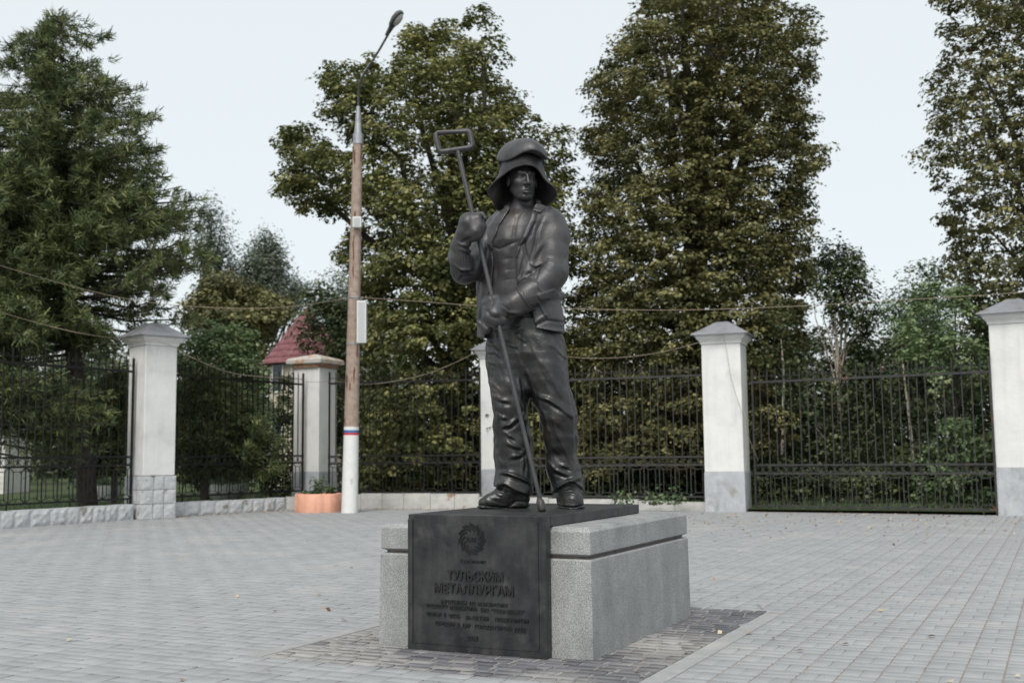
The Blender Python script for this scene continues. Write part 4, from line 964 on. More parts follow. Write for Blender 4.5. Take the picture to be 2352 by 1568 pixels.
Fs = [tuple(range(12))[::-1], tuple(72+k for k in range(12))]+[(i*12+k, i*12+(k+1) % 12, (i+1)*12+(k+1) % 12, (i+1)*12+k) for i in range(6) for k in range(12)]
mb.add(V, Fs); head = mb.build('lamp_head', M['arm'], lp, world=True, auto=True)
c = a+d*.70-upv*.035; V = []
for sc_, dn in ((1, 0), (.8, .035), (.35, .055)):
    for k in range(14): an = 2*math.pi*k/14; V.append(c+side*.125*sc_*math.cos(an)+d.normalized()*.16*sc_*math.sin(an)-upv*dn)
mb = MB().add(V, [(i*14+k, i*14+(k+1) % 14, (i+1)*14+(k+1) % 14, (i+1)*14+k) for i in range(2) for k in range(14)]+[tuple(28+k for k in range(14))])
mb.V = [tuple(np.array(v)-np.array(lp.location)) for v in mb.V]; put('lamp_glass', mb.mesh('lamp_glass', M['glass'], True), head)
# strap bands, boxes fixed on the pole
for y in (684, 790): pseg('strap', M['steel'], y+2.0, y-2.0, 1.0)
def polebox(name, label, x0, x1, y0, y1, m1, m2, dpt=.16, front=-.22):
    t = thing(name, label, 'speaker' if 'column' in name else 'box', tuple(pp((x0+x1)/2, y1, front)))
    a, b = pp(x0, y1, front-dpt), pp(x1, y0, front-dpt)
    MB().box(a[0], b[0], a[1], a[1]+dpt, a[2], b[2]).build('housing', m1, t, world=True, bevel=.012)
    q = .16*(b[0]-a[0])
    MB().box(a[0]+q, b[0]-q, a[1]-.006, a[1]+.002, a[2]+q, b[2]-q).build('grille', m2, t, world=True)
    MB().box((a[0]+b[0])/2-.03, (a[0]+b[0])/2+.03, a[1]+dpt+.001, a[1]+dpt+.08, (a[2]+b[2])/2-.1, (a[2]+b[2])/2+.1).build('bracket', M['steel'], t, world=True)
    return t
polebox('column_speaker', 'long white column loudspeaker fixed upright on the lamp pole', 819, 841, 690, 787, M['box_white'], M['box_grille'])
polebox('junction_box', 'small white square box high up on the lamp pole', 809.5, 830, 497, 522, M['box_white'], M['box_grille'], .12, -.13)

# ------------------------------------------------------------ coral planter
pc = at_z(724, 1177); pc = pc+np.array([0, .42, 0])
plr = thing('planter', 'coral painted concrete planter with weeds, beside the lamp pole', 'planter', tuple(pc))
star = lambda a: 1.10-.13*(1-abs(math.cos(2*(a+.35))))**3
MB().lathe([(.47, 0), (.475, .02), (.475, .38), (.465, .40), (.42, .40), (.415, .36)], 64, star=star).build('bowl', M['coral'], plr, auto=True)
MB().lathe([(.40, .34), (.40, .365)], 24).build('soil', M['soil'], plr)

# ------------------------------------------------------------ foliage machinery
def leaves_mesh(name, C, Nn, size, m, parent, v=None, aspect=.75, droop=.25):
    N = len(C); r = rng
    Nn = Nn/np.linalg.norm(Nn, axis=1, keepdims=True)
    t = r.normal(size=(N, 3)); t[:, 2] -= droop*2; t -= (t*Nn).sum(1, keepdims=True)*Nn; t /= np.linalg.norm(t, axis=1, keepdims=True)+1e-9
    s = np.cross(Nn, t); L = (size*(.6+.8*r.random(N)))[:, None]
    V = np.zeros((N, 4, 3), np.float32)
    V[:, 0] = C-t*L*.5; V[:, 1] = C+s*L*aspect*.5+Nn*L*.12; V[:, 2] = C+t*L*.5; V[:, 3] = C-s*L*aspect*.5+Nn*L*.12
    V -= np.array(parent.location, np.float32) if parent else 0
    Q = np.arange(N*4).reshape(-1, 4)
    return put(name, mesh_of(name, V.reshape(-1, 3), Q, m=m, attr=(r.random(N) if v is None else v)), parent)
def poly_points(poly, Y, T, n_, edge=35., bias=.55):
    """random clump centres filling a crown whose outline was measured; T half thickness in metres"""
    P = np.array(poly); lo, hi = P.min(0), P.max(0); out = []
    while len(out) < n_:
        x = rng.uniform(lo[0], hi[0], n_*3); y = rng.uniform(lo[1], hi[1], n_*3); k = inpoly(x, y, poly); x, y = x[k], y[k]
        d = seg2d(x, y, list(map(tuple, poly))+[tuple(poly[0])]); q = np.sqrt(np.clip(d/(edge*3), 0, 1)); u = rng.random(len(x))**bias*np.sign(rng.random(len(x))-.5)
        dy = T*q*u; x = x+rng.normal(0, 7, len(x)); y = y+rng.normal(0, 6, len(y)); DD = (d, )
        for a, b, c, e in zip(x, y, dy, d): out.append(np.append(at_y(a, b, Y+c), e))
        if len(out) > n_: out = out[:n_]
    return np.array(out)
def gap_filter(C, scale, thr, seed):
    r = np.random.default_rng(seed); v = np.zeros(len(C))
    for i in range(6):
        d = r.normal(size=3); d /= np.linalg.norm(d); v += np.sin(C@d*scale*(1+.3*i)+r.random()*6)
    return C[v > thr]
def clumps(C, per, rad, center, flat=.55, seed=0):
    """leaves on the outer, upper skin of each clump"""
    N = len(C); r = rng; rr = rad*(.55+.9*r.random(N))
    D = r.normal(size=(N, per, 3)); D /= np.linalg.norm(D, axis=2, keepdims=True)
    D[..., 2] = np.abs(D[..., 2])*np.where(r.random((N, per)) < .8, 1, -1)
    rho = (r.random((N, per))**.33)[..., None]
    off_ = D*rho*rr[:, None, None]; off_[..., 2] *= flat
    L = C[:, None]+off_
    outw = C-center; outw /= np.linalg.norm(outw, axis=1, keepdims=True)+1e-6
    Nn = D*.55+outw[:, None]*.30+np.array([0, 0, .75])+r.normal(size=(N, per, 3))*.42
    v = np.clip(.47+.24*r.normal(size=(N, 1))+.19*r.normal(size=(N, per)), 0, 1)
    return L.reshape(-1, 3), Nn.reshape(-1, 3), v.ravel()
def limbs(t, base, C, n_, r0, m, topz=None, trunkpts=None, nm='trunk'):
    mb = MB(); tp = [Vector(p) for p in trunkpts]; k = len(tp)
    mb.tube(tp, [r0*(1-.85*i/(k-1)) for i in range(k)], 9); tr = mb.build(nm, m, t, world=True, auto=True)
    sel = C[rng.choice(len(C), min(n_, len(C)), replace=False)]; mb = MB()
    for c in sel:
        c = Vector(c); zt = tp[0].z+(c.z-tp[0].z)*random.uniform(.45, .8); zt = min(max(zt, tp[0].z+1.2), tp[-1].z-.1)
        for i in range(k-1):
            if tp[i].z <= zt <= tp[i+1].z+1e-6: break
        f_ = (zt-tp[i].z)/max(tp[i+1].z-tp[i].z, 1e-3); s_ = tp[i].lerp(tp[i+1], f_)
        L = (c-s_).length; q = s_.lerp(c, .45)+Vector((0, 0, -.08*L)); q2 = s_.lerp(c, .75)+Vector((random.gauss(0, .04*L), random.gauss(0, .04*L), -.02*L))
        rb = min(.028*L, r0*.5)
        mb.tube([s_, q, q2, c], [rb, rb*.7, rb*.42, rb*.15], 5, cap=False)
    mb.V = [tuple(np.array(v)-np.array(t.location)) for v in mb.V]; put('branches', mb.mesh('branches', m, True), tr)
def tree(name, label, cat, poly, Y, T, ncl, per, rad, leaf, m, base=None, trunk=None, r0=.28, bark=None, group=None, gap=(0.9, -9), nl=40, flat=.55, edge=35., droop=.25, aspect=.75, z0=.05, under=None):
    P = np.array(poly); bx = base if base else float(P[:, 0].mean())
    b = at_y(bx, 1100, Y); b[2] = z0; t = thing(name, label, cat, tuple(b), 0, group)
    CE = poly_points(poly, Y, T, ncl, edge); C = CE[:, :3]; near_ = CE[:, 3] < edge*1.6
    C = np.concatenate([gap_filter(C[~near_], gap[0], gap[1], int(abs(bx))), gap_filter(C[near_], gap[0]*.8, gap[1]+.75, int(abs(bx))+3)]); C = C[C[:, 2] > .15]
    cen = C.mean(0); L, Nn, v = clumps(C, per, rad, cen, flat); k = L[:, 2] > .08
    o = leaves_mesh('crown', L[k], Nn[k], np.full(k.sum(), leaf), m, t, v[k], aspect, droop)
    if trunk:
        tp = [at_y(x, y, Y) if i else np.array([b[0], b[1], -.05]) for i, (x, y) in enumerate([(bx, 0)]+trunk)]
        limbs(t, b, C, nl, r0, bark or M['bark'], trunkpts=tp)
    return t
TG = 'tall trees behind the fence'
T1 = [(1100, 18), (1040, 40), (1010, 45), (985, 105), (955, 62), (935, 90), (925, 120), (880, 160), (835, 130), (800, 150), (752, 160), (738, 205), (760, 235), (722, 258), (775, 285), (800, 320), (770, 345), (700, 292), (650, 300), (640, 345), (662, 380), (615, 430), (665, 455), (690, 498), (720, 455), (755, 500), (790, 520), (800, 560), (775, 600), (795, 650), (850, 690), (835, 760), (830, 1150), (1320, 1150), (1322, 700), (1318, 560), (1290, 500), (1316, 430), (1305, 350), (1308, 292), (1250, 305), (1225, 335), (1230, 260), (1195, 215), (1160, 195), (1150, 165), (1135, 150), (1152, 105), (1118, 75), (1125, 35)]
T1c = [(1100, 18), (1040, 40), (1010, 45), (985, 105), (955, 62), (935, 90), (925, 120), (880, 160), (835, 130), (800, 150), (752, 160), (738, 205), (760, 235), (722, 258), (775, 285), (800, 320), (790, 400), (800, 560), (820, 650), (835, 760), (830, 1150), (1320, 1150), (1322, 700), (1318, 560), (1290, 500), (1240, 440), (1235, 330), (1230, 260), (1195, 215), (1160, 195), (1150, 165), (1135, 150), (1152, 105), (1118, 75), (1125, 35)]
tree('linden_tree', 'wide linden tree behind statue and lamp pole, its crown reaching left past the pole', 'tree', T1, 29, 3.2, 4600, 46, .33, .108, M['lf_lime'], base=1055,
     trunk=[(1055, 900), (1050, 650), (1040, 400), (1055, 250), (1065, 150)], r0=.34, group=TG, gap=(1.9, -1.35), nl=50)
T2 = [(1440, 50), (1470, 20), (1520, -60), (1600, -140), (1700, -150), (1760, -80), (1800, 10), (1860, 25), (1872, 90), (1850, 130), (1872, 190), (1835, 200), (1868, 275), (1845, 330), (1905, 345), (1905, 395), (1870, 430), (1860, 480), (1885, 540), (1860, 575), (1880, 640), (1840, 690), (1850, 760), (1800, 1150), (1300, 1150), (1310, 700), (1345, 640), (1320, 560), (1345, 510), (1335, 440), (1390, 400), (1335, 330), (1345, 300), (1400, 280), (1350, 235), (1355, 190), (1400, 150), (1425, 110)]
tree('linden_tree', 'huge olive green linden right of the statue, its top cut off by the frame', 'tree', T2, 28.6, 3.4, 5400, 46, .31, .098, M['lf_olive'], base=1600,
     trunk=[(1600, 900), (1590, 600), (1610, 300), (1640, 50), (1650, -100)], r0=.4, group=TG, gap=(1.9, -2.4), nl=50)
T3 = [(2150, -20), (2145, 0), (2185, 45), (2168, 90), (2185, 120), (2140, 165), (2130, 225), (2160, 260), (2115, 370), (2150, 400), (2135, 440), (2190, 480), (2160, 530), (2190, 580), (2165, 620), (2200, 700), (2240, 760), (2300, 1150), (2800, 1150), (2850, 400), (2800, -200), (2500, -400), (2300, -300), (2190, -150)]
tree('linden_tree', 'tall dense tree filling the right edge of the picture above the last pillar', 'tree', T3, 24.5, 3.0, 4200, 42, .28, .092, M['lf_olive'], base=2480,
     trunk=[(2480, 900), (2470, 500), (2480, 100), (2490, -200)], r0=.36, group=TG, gap=(2.2, -2.0), nl=45)
# young birches
BG = 'birches in the gap between the big trees'
tree('birch_tree', 'slender young birch with pale trunk behind the right fence panel', 'tree', [(1925, 575), (1880, 590), (1865, 640), (1850, 700), (1855, 790), (1790, 900), (1790, 1060), (1850, 1110), (2020, 1110), (2040, 1000), (2030, 880), (1995, 800), (2020, 720), (2005, 640), (1975, 610), (1950, 570)], 26, 1.1, 620, 48, .30, .095, M['lf_dark'], base=1930,
     trunk=[(1928, 1000), (1926, 880), (1934, 760), (1930, 670)], r0=.06, bark=M['birch'], group=BG, gap=(2.4, -.6), nl=40, flat=1.2, droop=1)
tree('birch_tree', 'pale green birch between the slender birch and the right tree', 'tree', [(2125, 548), (2100, 580), (2075, 640), (2035, 680), (2030, 780), (2040, 900), (2200, 900), (2220, 700), (2180, 640), (2160, 600), (2140, 555)], 33, 1.4, 260, 42, .40, .10, M['lf_green'], base=2115,
     trunk=[(2112, 1000), (2110, 800), (2116, 690)], r0=.07, bark=M['birch'], group=BG, gap=(2.0, -1.5), nl=30, flat=1.1, droop=1)
for bx_, x1, lab in ((1790, 1800, 'thin bare birch stem low behind the cable pillar'), (2105, 2075, 'thin leaning birch stem behind the right part of the last fence panel')):
    b = at_y(bx_, 1150, 25); b[2] = .04; t = thing('young_birch', lab, 'tree', tuple(b), 0, BG)
    tp = [b, at_y((bx_+x1)/2+3, 1000, 25), at_y(x1, 850, 25), at_y(x1-6, 780, 25)]
    MB().tube(tp, [.04, .032, .022, .01], 7).build('stem', M['birch'], t, world=True, auto=True)
    C = np.array([at_y(x1+rng.normal(0, 22), rng.uniform(700, 1000), 25+rng.normal(0, .3)) for _ in range(50)]); L, Nn, v = clumps(C, 22, .25, C.mean(0), 1)
    leaves_mesh('crown', L, Nn, np.full(len(L), .08), M['lf_dark'], t, v, droop=1)
# shrubs and background vegetation
SG = 'bushes behind the fence'
tree('bush', 'dark mass of foliage behind the whitewashed building at the far left', 'bush', [(-160, 780), (60, 800), (240, 790), (420, 800), (430, 1000), (300, 1060), (-160, 1000)], 46, 1.6, 420, 46, .6, .15, M['lf_dark'], group=SG, gap=(1.3, -2.4))
tree('bush', 'low dark ground growth right behind the last fence panel', 'bush', [(1735, 1060), (1900, 1085), (2100, 1070), (2330, 1080), (2330, 1172), (1735, 1160)], 24.5, .6, 300, 46, .30, .09, M['lf_dark'], group=SG)
tree('bush', 'low dark ground growth behind the panel with rusty tips', 'bush', [(1300, 1080), (1450, 1060), (1620, 1080), (1620, 1150), (1300, 1150)], 26.5, .6, 160, 46, .30, .09, M['lf_dark'], group=SG)
tree('bush', 'dark shrub filling the space beside the turret wall', 'bush', [(640, 900), (660, 860), (700, 880), (710, 1000), (700, 1140), (600, 1140), (615, 1000)], 31, .7, 200, 44, .32, .10, M['lf_dark'], group=SG, gap=(2.2, -1.6))
tree('bush', 'dark shrubs behind the first panel between the leaning trunk and the whitewashed building', 'bush', [(70, 860), (300, 840), (330, 1000), (320, 1112), (75, 1105), (60, 980)], 33, 1.0, 330, 46, .42, .11, M['lf_dark'], group=SG)
tree('bush', 'dark shrubs behind the second panel under the round light bush', 'bush', [(400, 880), (600, 870), (620, 1000), (610, 1112), (395, 1112)], 33, 1.0, 330, 46, .42, .11, M['lf_dark'], group=SG)
tree('bush', 'fresh green leafy bush left of the last pillar, climbing above the fence', 'bush', [(2060, 720), (2110, 670), (2180, 650), (2262, 680), (2300, 760), (2290, 1000), (2300, 1150), (2120, 1150), (2110, 1060), (2170, 960), (2085, 960), (2120, 890), (2060, 800)], 22.6, .8, 330, 46, .28, .085, M['lf_bright'], group=SG, gap=(2.6, -1.2), trunk=[(2200, 1000), (2190, 800)], r0=.05, nl=20, base=2200)
tree('bush', 'dark undergrowth beneath the birches behind the right panel', 'bush', [(1740, 830), (1850, 760), (2000, 800), (2100, 760), (2330, 800), (2420, 1140), (1720, 1140)], 31, 1.8, 900, 46, .5, .12, M['lf_dark'], group=SG, gap=(1.5, -2.4))
tree('bush', 'low brownish branches of undergrowth beside the cable pillar', 'bush', [(1735, 960), (1790, 930), (1830, 990), (1850, 1080), (1800, 1150), (1735, 1150)], 24.2, .7, 120, 46, .26, .09, M['lf_olive'], group=SG, gap=(2.6, -1.5))
tree('bush', 'dense dark hedge low behind the panel left of the statue', 'bush', [(810, 860), (900, 900), (1050, 880), (1300, 900), (1600, 880), (1760, 940), (1760, 1145), (810, 1145)], 32.5, 1.2, 900, 46, .55, .13, M['lf_dark'], group=SG, gap=(1.4, -2.6))
tree('bush', 'round light green bush behind the panel between the left pillar and the red roof', 'bush', [(410, 830), (430, 785), (480, 755), (540, 750), (580, 790), (590, 850), (610, 960), (560, 1000), (400, 1000)], 26.6, 1.0, 460, 46, .32, .085, M['lf_bright'], group=SG, gap=(2.2, -2.2))
tree('bush', 'olive leafy bush in front of the willow, left of the red roof', 'bush', [(430, 720), (470, 660), (520, 640), (590, 680), (650, 690), (670, 715), (620, 780), (585, 830), (440, 850)], 44, 2.2, 420, 46, .62, .15, M['lf_olive'], group=SG, gap=(1.3, -2))
tree('bush', 'grey green bush growing right of the red turret roof beside the pole', 'bush', [(700, 720), (705, 665), (745, 650), (790, 700), (850, 700), (900, 900), (880, 1140), (740, 1130), (740, 900), (720, 830), (685, 810), (690, 760)], 36, 1.6, 560, 46, .46, .12, M['lf_dark'], group=SG, gap=(1.5, -1.9))
tree('bush', 'leafy shrub low behind the planter pillar and its panel', 'bush', [(620, 900), (680, 860), (790, 880), (800, 1140), (560, 1140), (610, 1000)], 29, .8, 260, 46, .34, .10, M['lf_dark'], group=SG, gap=(2, -.6))
WT = 'wispy trees far behind the left bushes'
tree('willow_tree', 'wispy pale willow with a rounded top on the left horizon', 'tree', [(505, 600), (530, 560), (580, 545), (630, 545), (670, 590), (700, 640), (705, 700), (640, 760), (480, 760), (470, 680)], 62, 3.2, 800, 44, .62, .17, M['lf_wispy'], base=590, group=WT, gap=(1.1, -.7), trunk=[(590, 800), (592, 700), (598, 600)], r0=.22, nl=70, flat=1.5, droop=.2, aspect=.55)
tree('willow_tree', 'thin pale willow top rising beside the larch', 'tree', [(440, 520), (470, 485), (500, 490), (520, 560), (500, 680), (430, 700)], 60, 2.4, 180, 40, .8, .17, M['lf_wispy'], base=470, group=WT, gap=(1.1, -.9), trunk=[(470, 800), (474, 650), (482, 530)], r0=.18, nl=36, flat=1.5, aspect=.55)
tree('willow_tree', 'low pale tree against the sky just left of the lamp pole', 'tree', [(700, 690), (715, 650), (750, 640), (800, 650), (830, 700), (830, 780), (700, 780)], 58, 2.2, 180, 40, .7, .16, M['lf_wispy'], base=760, group=WT, gap=(1.1, -.6), trunk=[(762, 800), (765, 720), (768, 670)], r0=.18, nl=36, flat=1.5, aspect=.55)
# far woodland that closes the view
P_ = []
for k in range(2600):
    ang_ = rng.uniform(-.62, .62); dd = rng.uniform(66, 84); hgt = 7.0+1.6*math.sin(ang_*19)+1.1*math.sin(ang_*47)
    if abs(ang_+.28) < .05 or ang_ > .22 and ang_ < .4: hgt *= .75
    P_.append((math.sin(ang_)*dd, math.cos(ang_)*dd, rng.uniform(.3, hgt)))
P_ = np.array(P_); L, Nn, v = clumps(P_, 34, 1.5, np.array([0, 76, 0.]), .7)
o = leaves_mesh('far_woodland', L, Nn, np.full(len(L), .34), M['lf_dark'], None, v); o['kind'] = 'stuff'

# ------------------------------------------------------------ larches
def conifer(label, base, tips, Y, poly, T, nbr, r0, seed, lean=None, ntuft=26000, z0=.05):
    b = at_y(base, 1150, Y); b[2] = z0; t = thing('larch_tree', label, 'tree', tuple(b), 0, 'larches at the left edge')
    tp = [Vector(b)]+[Vector(at_y(x, y, Y)) for x, y in tips]; k = len(tp)
    tr = MB().tube(tp, [r0*(1-.9*(i/(k-1))**1.1)+.01 for i in range(k)], 9).build('trunk', M['bark'], t, world=True, auto=True)
    C = poly_points(poly, Y, T, nbr, 30, .6)[:, :3]; C = gap_filter(C, 1.5, -2.3, seed); mb = MB(); tuC = []; tuD = []
    for c in C:
        c = Vector(c)
        zt = min(max(c.z-.02*(c.xy-tp[0].xy).length+random.uniform(-.2, .5), tp[0].z+1.0), tp[-1].z)
        for i in range(k-1):
            if tp[i].z <= zt <= tp[i+1].z+1e-6: break
        s_ = tp[i].lerp(tp[i+1], (zt-tp[i].z)/max(tp[i+1].z-tp[i].z, 1e-3)); v = c-s_; L = v.length
        if L < .15: continue
        q = s_.lerp(c, .5)+Vector((0, 0, -.07*L)); rb = min(.011*L+.006, .06)
        mb.tube([s_, q, c], [rb, rb*.7, rb*.25], 4, cap=False)
        # tufts along the outer 1.3 m
        dr = v.normalized(); n_ = 15
        for _ in range(n_):
            f_ = 1-random.random()**1.3*min(1, 1.5/L); p = s_.lerp(q, f_*2) if f_ < .5 else q.lerp(c, f_*2-1)
            sd_ = Vector((random.gauss(0, 1), random.gauss(0, 1), random.gauss(-.15, .6))).normalized()
            ln = random.uniform(.05, .42)*(1.15-f_*.6); pe = p+sd_*ln+Vector((0, 0, -.06*ln))
            tuC.append(pe); dd = (dr*.8+sd_*.9+Vector((0, 0, .25))).normalized(); tuD.append(dd)
            tuC.append(p.lerp(pe, .5)); tuD.append(dd)
    mb.V = [tuple(np.array(v)-np.array(t.location)) for v in mb.V]; put('branches', mb.mesh('branches', M['bark'], True), tr)
    tuC = np.array([tuple(v) for v in tuC]); tuD = np.array([tuple(v) for v in tuD]); N = len(tuC); per = 9
    r = rng; D = tuD[:, None]+r.normal(size=(N, per, 3))*.55; D /= np.linalg.norm(D, axis=2, keepdims=True)
    S = np.cross(D, r.normal(size=(N, per, 3))); S /= np.linalg.norm(S, axis=2, keepdims=True)+1e-9
    L = (.085+.10*r.random((N, per)))[..., None]; Wd = (.008+.007*r.random((N, per)))[..., None]
    o_ = tuC[:, None]+r.normal(size=(N, per, 3))*.035
    V = np.stack([o_-S*Wd, o_+S*Wd, o_+D*L+S*Wd*.4, o_+D*L-S*Wd*.4], 2)-np.array(t.location)
    v = np.clip(.42+.20*r.normal(size=(N, 1))+.16*r.normal(size=(N, per)), 0, 1).ravel()
    put('crown', mesh_of('crown', V.reshape(-1, 3), np.arange(N*per*4).reshape(-1, 4), m=M['lf_fir'], attr=v), t)
    return t
LP = [(122, 22), (160, 45), (190, 42), (215, 80), (235, 120), (258, 100), (275, 150), (290, 205), (320, 195), (345, 245), (385, 262), (380, 330), (385, 375), (360, 392), (430, 392), (445, 430), (472, 435), (478, 480), (470, 510), (505, 540), (500, 590), (470, 620), (445, 660), (430, 700), (440, 740), (400, 770), (330, 738), (300, 750), (285, 800), (230, 810), (100, 790), (-120, 830), (-220, 700), (-180, 400), (-100, 250), (-30, 170), (0, 110), (30, 80), (60, 60), (95, 35)]
conifer('tall larch with layered drooping branches above the left pillar', 204, [(196, 1050), (176, 860), (150, 680), (138, 500), (128, 320), (122, 160), (120, 40)], 23.5, LP, 2.3, 540, .21, 1)
conifer('dark larch whose low branches hang behind the left fence panel', -60, [(-60, 900), (-65, 600), (-60, 420), (-50, 330)], 22, [(-50, 340), (20, 380), (70, 420), (120, 480), (130, 560), (150, 640), (120, 720), (130, 800), (200, 860), (290, 900), (280, 1010), (180, 1040), (90, 960), (60, 930), (-150, 960), (-250, 800), (-200, 450)], 1.6, 250, .16, 2)
conifer('young larch with low sweeping branches behind the second fence panel', 470, [(470, 1000), (468, 920), (465, 860)], 25.5, [(465, 850), (430, 870), (410, 900), (400, 960), (400, 1060), (420, 1080), (560, 1085), (640, 1080), (655, 1000), (600, 940), (560, 890), (500, 860)], 1.1, 200, .10, 3)
conifer('low larch shrub behind the left panel beside the leaning trunk', 262, [(262, 1000), (260, 880)], 24.5, [(215, 880), (290, 870), (290, 1000), (285, 1060), (150, 1060), (130, 1050), (180, 1000)], .9, 130, .06, 4)

# ------------------------------------------------------------ planter weeds and plants at the wall
C = []; D_ = []
stems = MB()
for k in range(34):
    a = random.uniform(0, 6.28); r_ = .34*math.sqrt(random.random()); x, y = pc[0]+r_*math.cos(a), pc[1]+r_*math.sin(a)
    hh = random.choice((.08, .12, .2, .34))*random.uniform(.7, 1.2); tx, ty = x+random.gauss(0, .04), y+random.gauss(0, .04)
    stems.tube([(x, y, .36), (tx, ty, .36+hh)], [.005, .002], 4)
    for j in range(16): f_ = random.random()**.7; C.append((x+(tx-x)*f_+random.gauss(0, .03), y+(ty-y)*f_+random.gauss(0, .03), .37+hh*f_)); D_.append((random.gauss(0, .7), random.gauss(0, .7), .8))
stems.build('stems', M['bark'], plr, world=True)['kind'] = 'stuff'
leaves_mesh('weed_leaves', np.array(C), np.array(D_), np.full(len(C), .06), M['lf_green'], plr)['kind'] = 'stuff'
for px_, lab in ((1432, 'small green weed sprouting on the wall just right of the statue'), (1500, 'low green weed on the wall behind the slab edge'), (1548, 'small weed at the fence foot left of the cable pillar')):
    b = at_y(px_, 1150, 22.9); b[2] = .15; t = thing('weed', lab, 'plant', tuple(b), 0, 'weeds on the low wall')
    C = rng.normal(size=(90, 3))*np.array([.13, .06, .10])+b+np.array([0, 0, .12]); C[:, 2] = np.maximum(C[:, 2], b[2]+.01)
    leaves_mesh('leaves', C, rng.normal(size=(90, 3))+np.array([0, -.3, .8]), np.full(90, .075), M['lf_green'], t)
    mb = MB(); [mb.tube([tuple(b), tuple(C[i])], .003, 4) for i in range(0, 90, 9)]; mb.build('stems', M['bark'], t, world=True)['kind'] = 'stuff'
# grass edge along the left walls and on the lawn
pts = []
for (a, b), dens in (((WL[0], WL[2]), 2600), ((W2[0], W2[1]), 900), ((W3[0], W3[3]), 1500), ((WR[0], WR[1]), 900)):
    a, b = off(a, b, .4)
    for _ in range(dens): p = a+(b-a)*random.random(); pts.append((p[0]+random.gauss(0, .1), p[1]+abs(random.gauss(0, 1.2)), .05))
for _ in range(9000): x, y = random.uniform(-14, -2), random.uniform(20, 32); pts.append((x, y, .05))
pts = np.array(pts); pts = pts[~inpoly(pts[:, 0], pts[:, 1]-.35, plaza)]; N = len(pts)
D = rng.normal(size=(N, 3))*.35+np.array([0, 0, 1]); S = rng.normal(size=(N, 3)); S[:, 2] = 0; S /= np.linalg.norm(S, axis=1, keepdims=True); hh = (.06+.12*rng.random(N))[:, None]
V = np.stack([pts-S*.012, pts+S*.012, pts+D*hh], 1)
o = put('grass_tufts', mesh_of('grass_tufts', V.reshape(-1, 3), None, np.arange(N*3).reshape(-1, 3), m=M['lf_green'], attr=rng.random(N))); o['kind'] = 'stuff'

# ------------------------------------------------------------ fallen leaves
pts = []
for _ in range(420):
    p = gp(random.uniform(1480, 2352), 1178+abs(random.gauss(0, 26))); pts.append(p)
for _ in range(260):
    p = gp(random.uniform(300, 1150), 0); k = random.random(); q = W3[0]+(W3[1]-W3[0])*k if random.random() < .5 else W2[0]+(W2[1]-W2[0])*k; pts.append(q-np.array([random.gauss(0, .2), .06+abs(random.gauss(0, .22))]))
for _ in range(34): pts.append(gp(random.uniform(0, 2352), random.uniform(1200, 1568)))
for x, y in ((806, 1305), (733, 1368), (545, 1371), (2183, 1569), (1745, 1395), (1067, 1498), (1450, 1460)): pts.append(gp(x, y))
pts = np.array([p for p in pts if (lambda u: not (-GW-.05 < u[0] < PW+GW+.05 and -.05 < u[1] < GS+GL+.05))(toped(*p))])
pts = pts[inpoly(pts[:, 0], pts[:, 1], plaza)]; N = len(pts); L3 = np.column_stack([pts, np.full(N, .012)]); Nn = rng.normal(size=(N, 3))*.35+np.array([0, 0, 1])
o = leaves_mesh('fallen_leaves', L3, Nn, np.full(N, .046), M['lf_dead'], None); o['kind'] = 'stuff'

# ------------------------------------------------------------ cables
def cable(pts, label, r_=.005):
    P = [np.array(p, float) for p in pts]; sm = crom(P, 6); sm = sm[:(len(P)-1)*6+1]
    # open curve: drop wrap effect at ends
    out = []
    for i in range(len(P)-1):
        p0 = P[i-1] if i else 2*P[0]-P[1]; p3 = P[i+2] if i+2 < len(P) else 2*P[-1]-P[-2]
        for t in np.arange(6)/6: p1, p2 = P[i], P[i+1]; out.append(.5*((2*p1)+(-p0+p2)*t+(2*p0-5*p1+4*p2-p3)*t*t+(-p0+3*p1-3*p2+p3)*t**3))
    out.append(P[-1]); o = MB().tube(out, r_, 6).build('cable', M['cable'], auto=True)
    return tag(o, label, 'cable', 'tan cables strung round the plaza')
yA, yB, yC, yD = cA[1]-.55, cB[1]-.55, cC[1]-.5, cD[1]-.5
cable([at_y(-200, 555, 17), at_y(0, 610, 18.5), at_y(145, 652, 19.8), at_y(300, 688, 20.8), at_y(450, 704, 21.4), at_y(590, 708, 21.9), at_y(700, 700, 22.2), at_y(813, 682, PYd-.19)], 'upper cable sagging from the left edge to the lamp pole')
cable([at_y(829, 683, PYd-.14), at_y(960, 692, 22.5), at_y(1130, 704, 22.2), at_y(1300, 709, 21.7), at_y(1500, 712, 21.2), at_y(1650, 710, 20.8), at_y(1850, 702, 20.3), at_y(2050, 690, 19.9), at_y(2270, 677, 19.4), at_y(2450, 662, 19)], 'upper cable from the lamp pole past the statue to the right edge')
cable([at_y(-200, 650, 18), at_y(0, 716, 19.4), at_y(100, 745, 20.2), at_y(200, 768, 20.5), at_y(284, 778, cA[1]-.48), at_y(325, 783, cA[1]-.62), at_y(366, 785, cA[1]-.56)], 'lower cable from the left edge to the tin roofed pillar')
cable([at_y(366, 785, cA[1]-.56), at_y(400, 797, cA[1]-.12), at_y(450, 825, 22.3), at_y(540, 858, 23.2), at_y(650, 868, 24), at_y(680, 876, cB[1]-.60), at_y(731, 877, cB[1]-.66), at_y(775, 876, cB[1]-.42), at_y(850, 882, 24.3), at_y(960, 864, 24), at_y(1040, 835, 23.8), at_y(1103, 803, cC[1]-.40)], 'lower cable from the left pillar past the planter pillar to the pillar behind the statue')
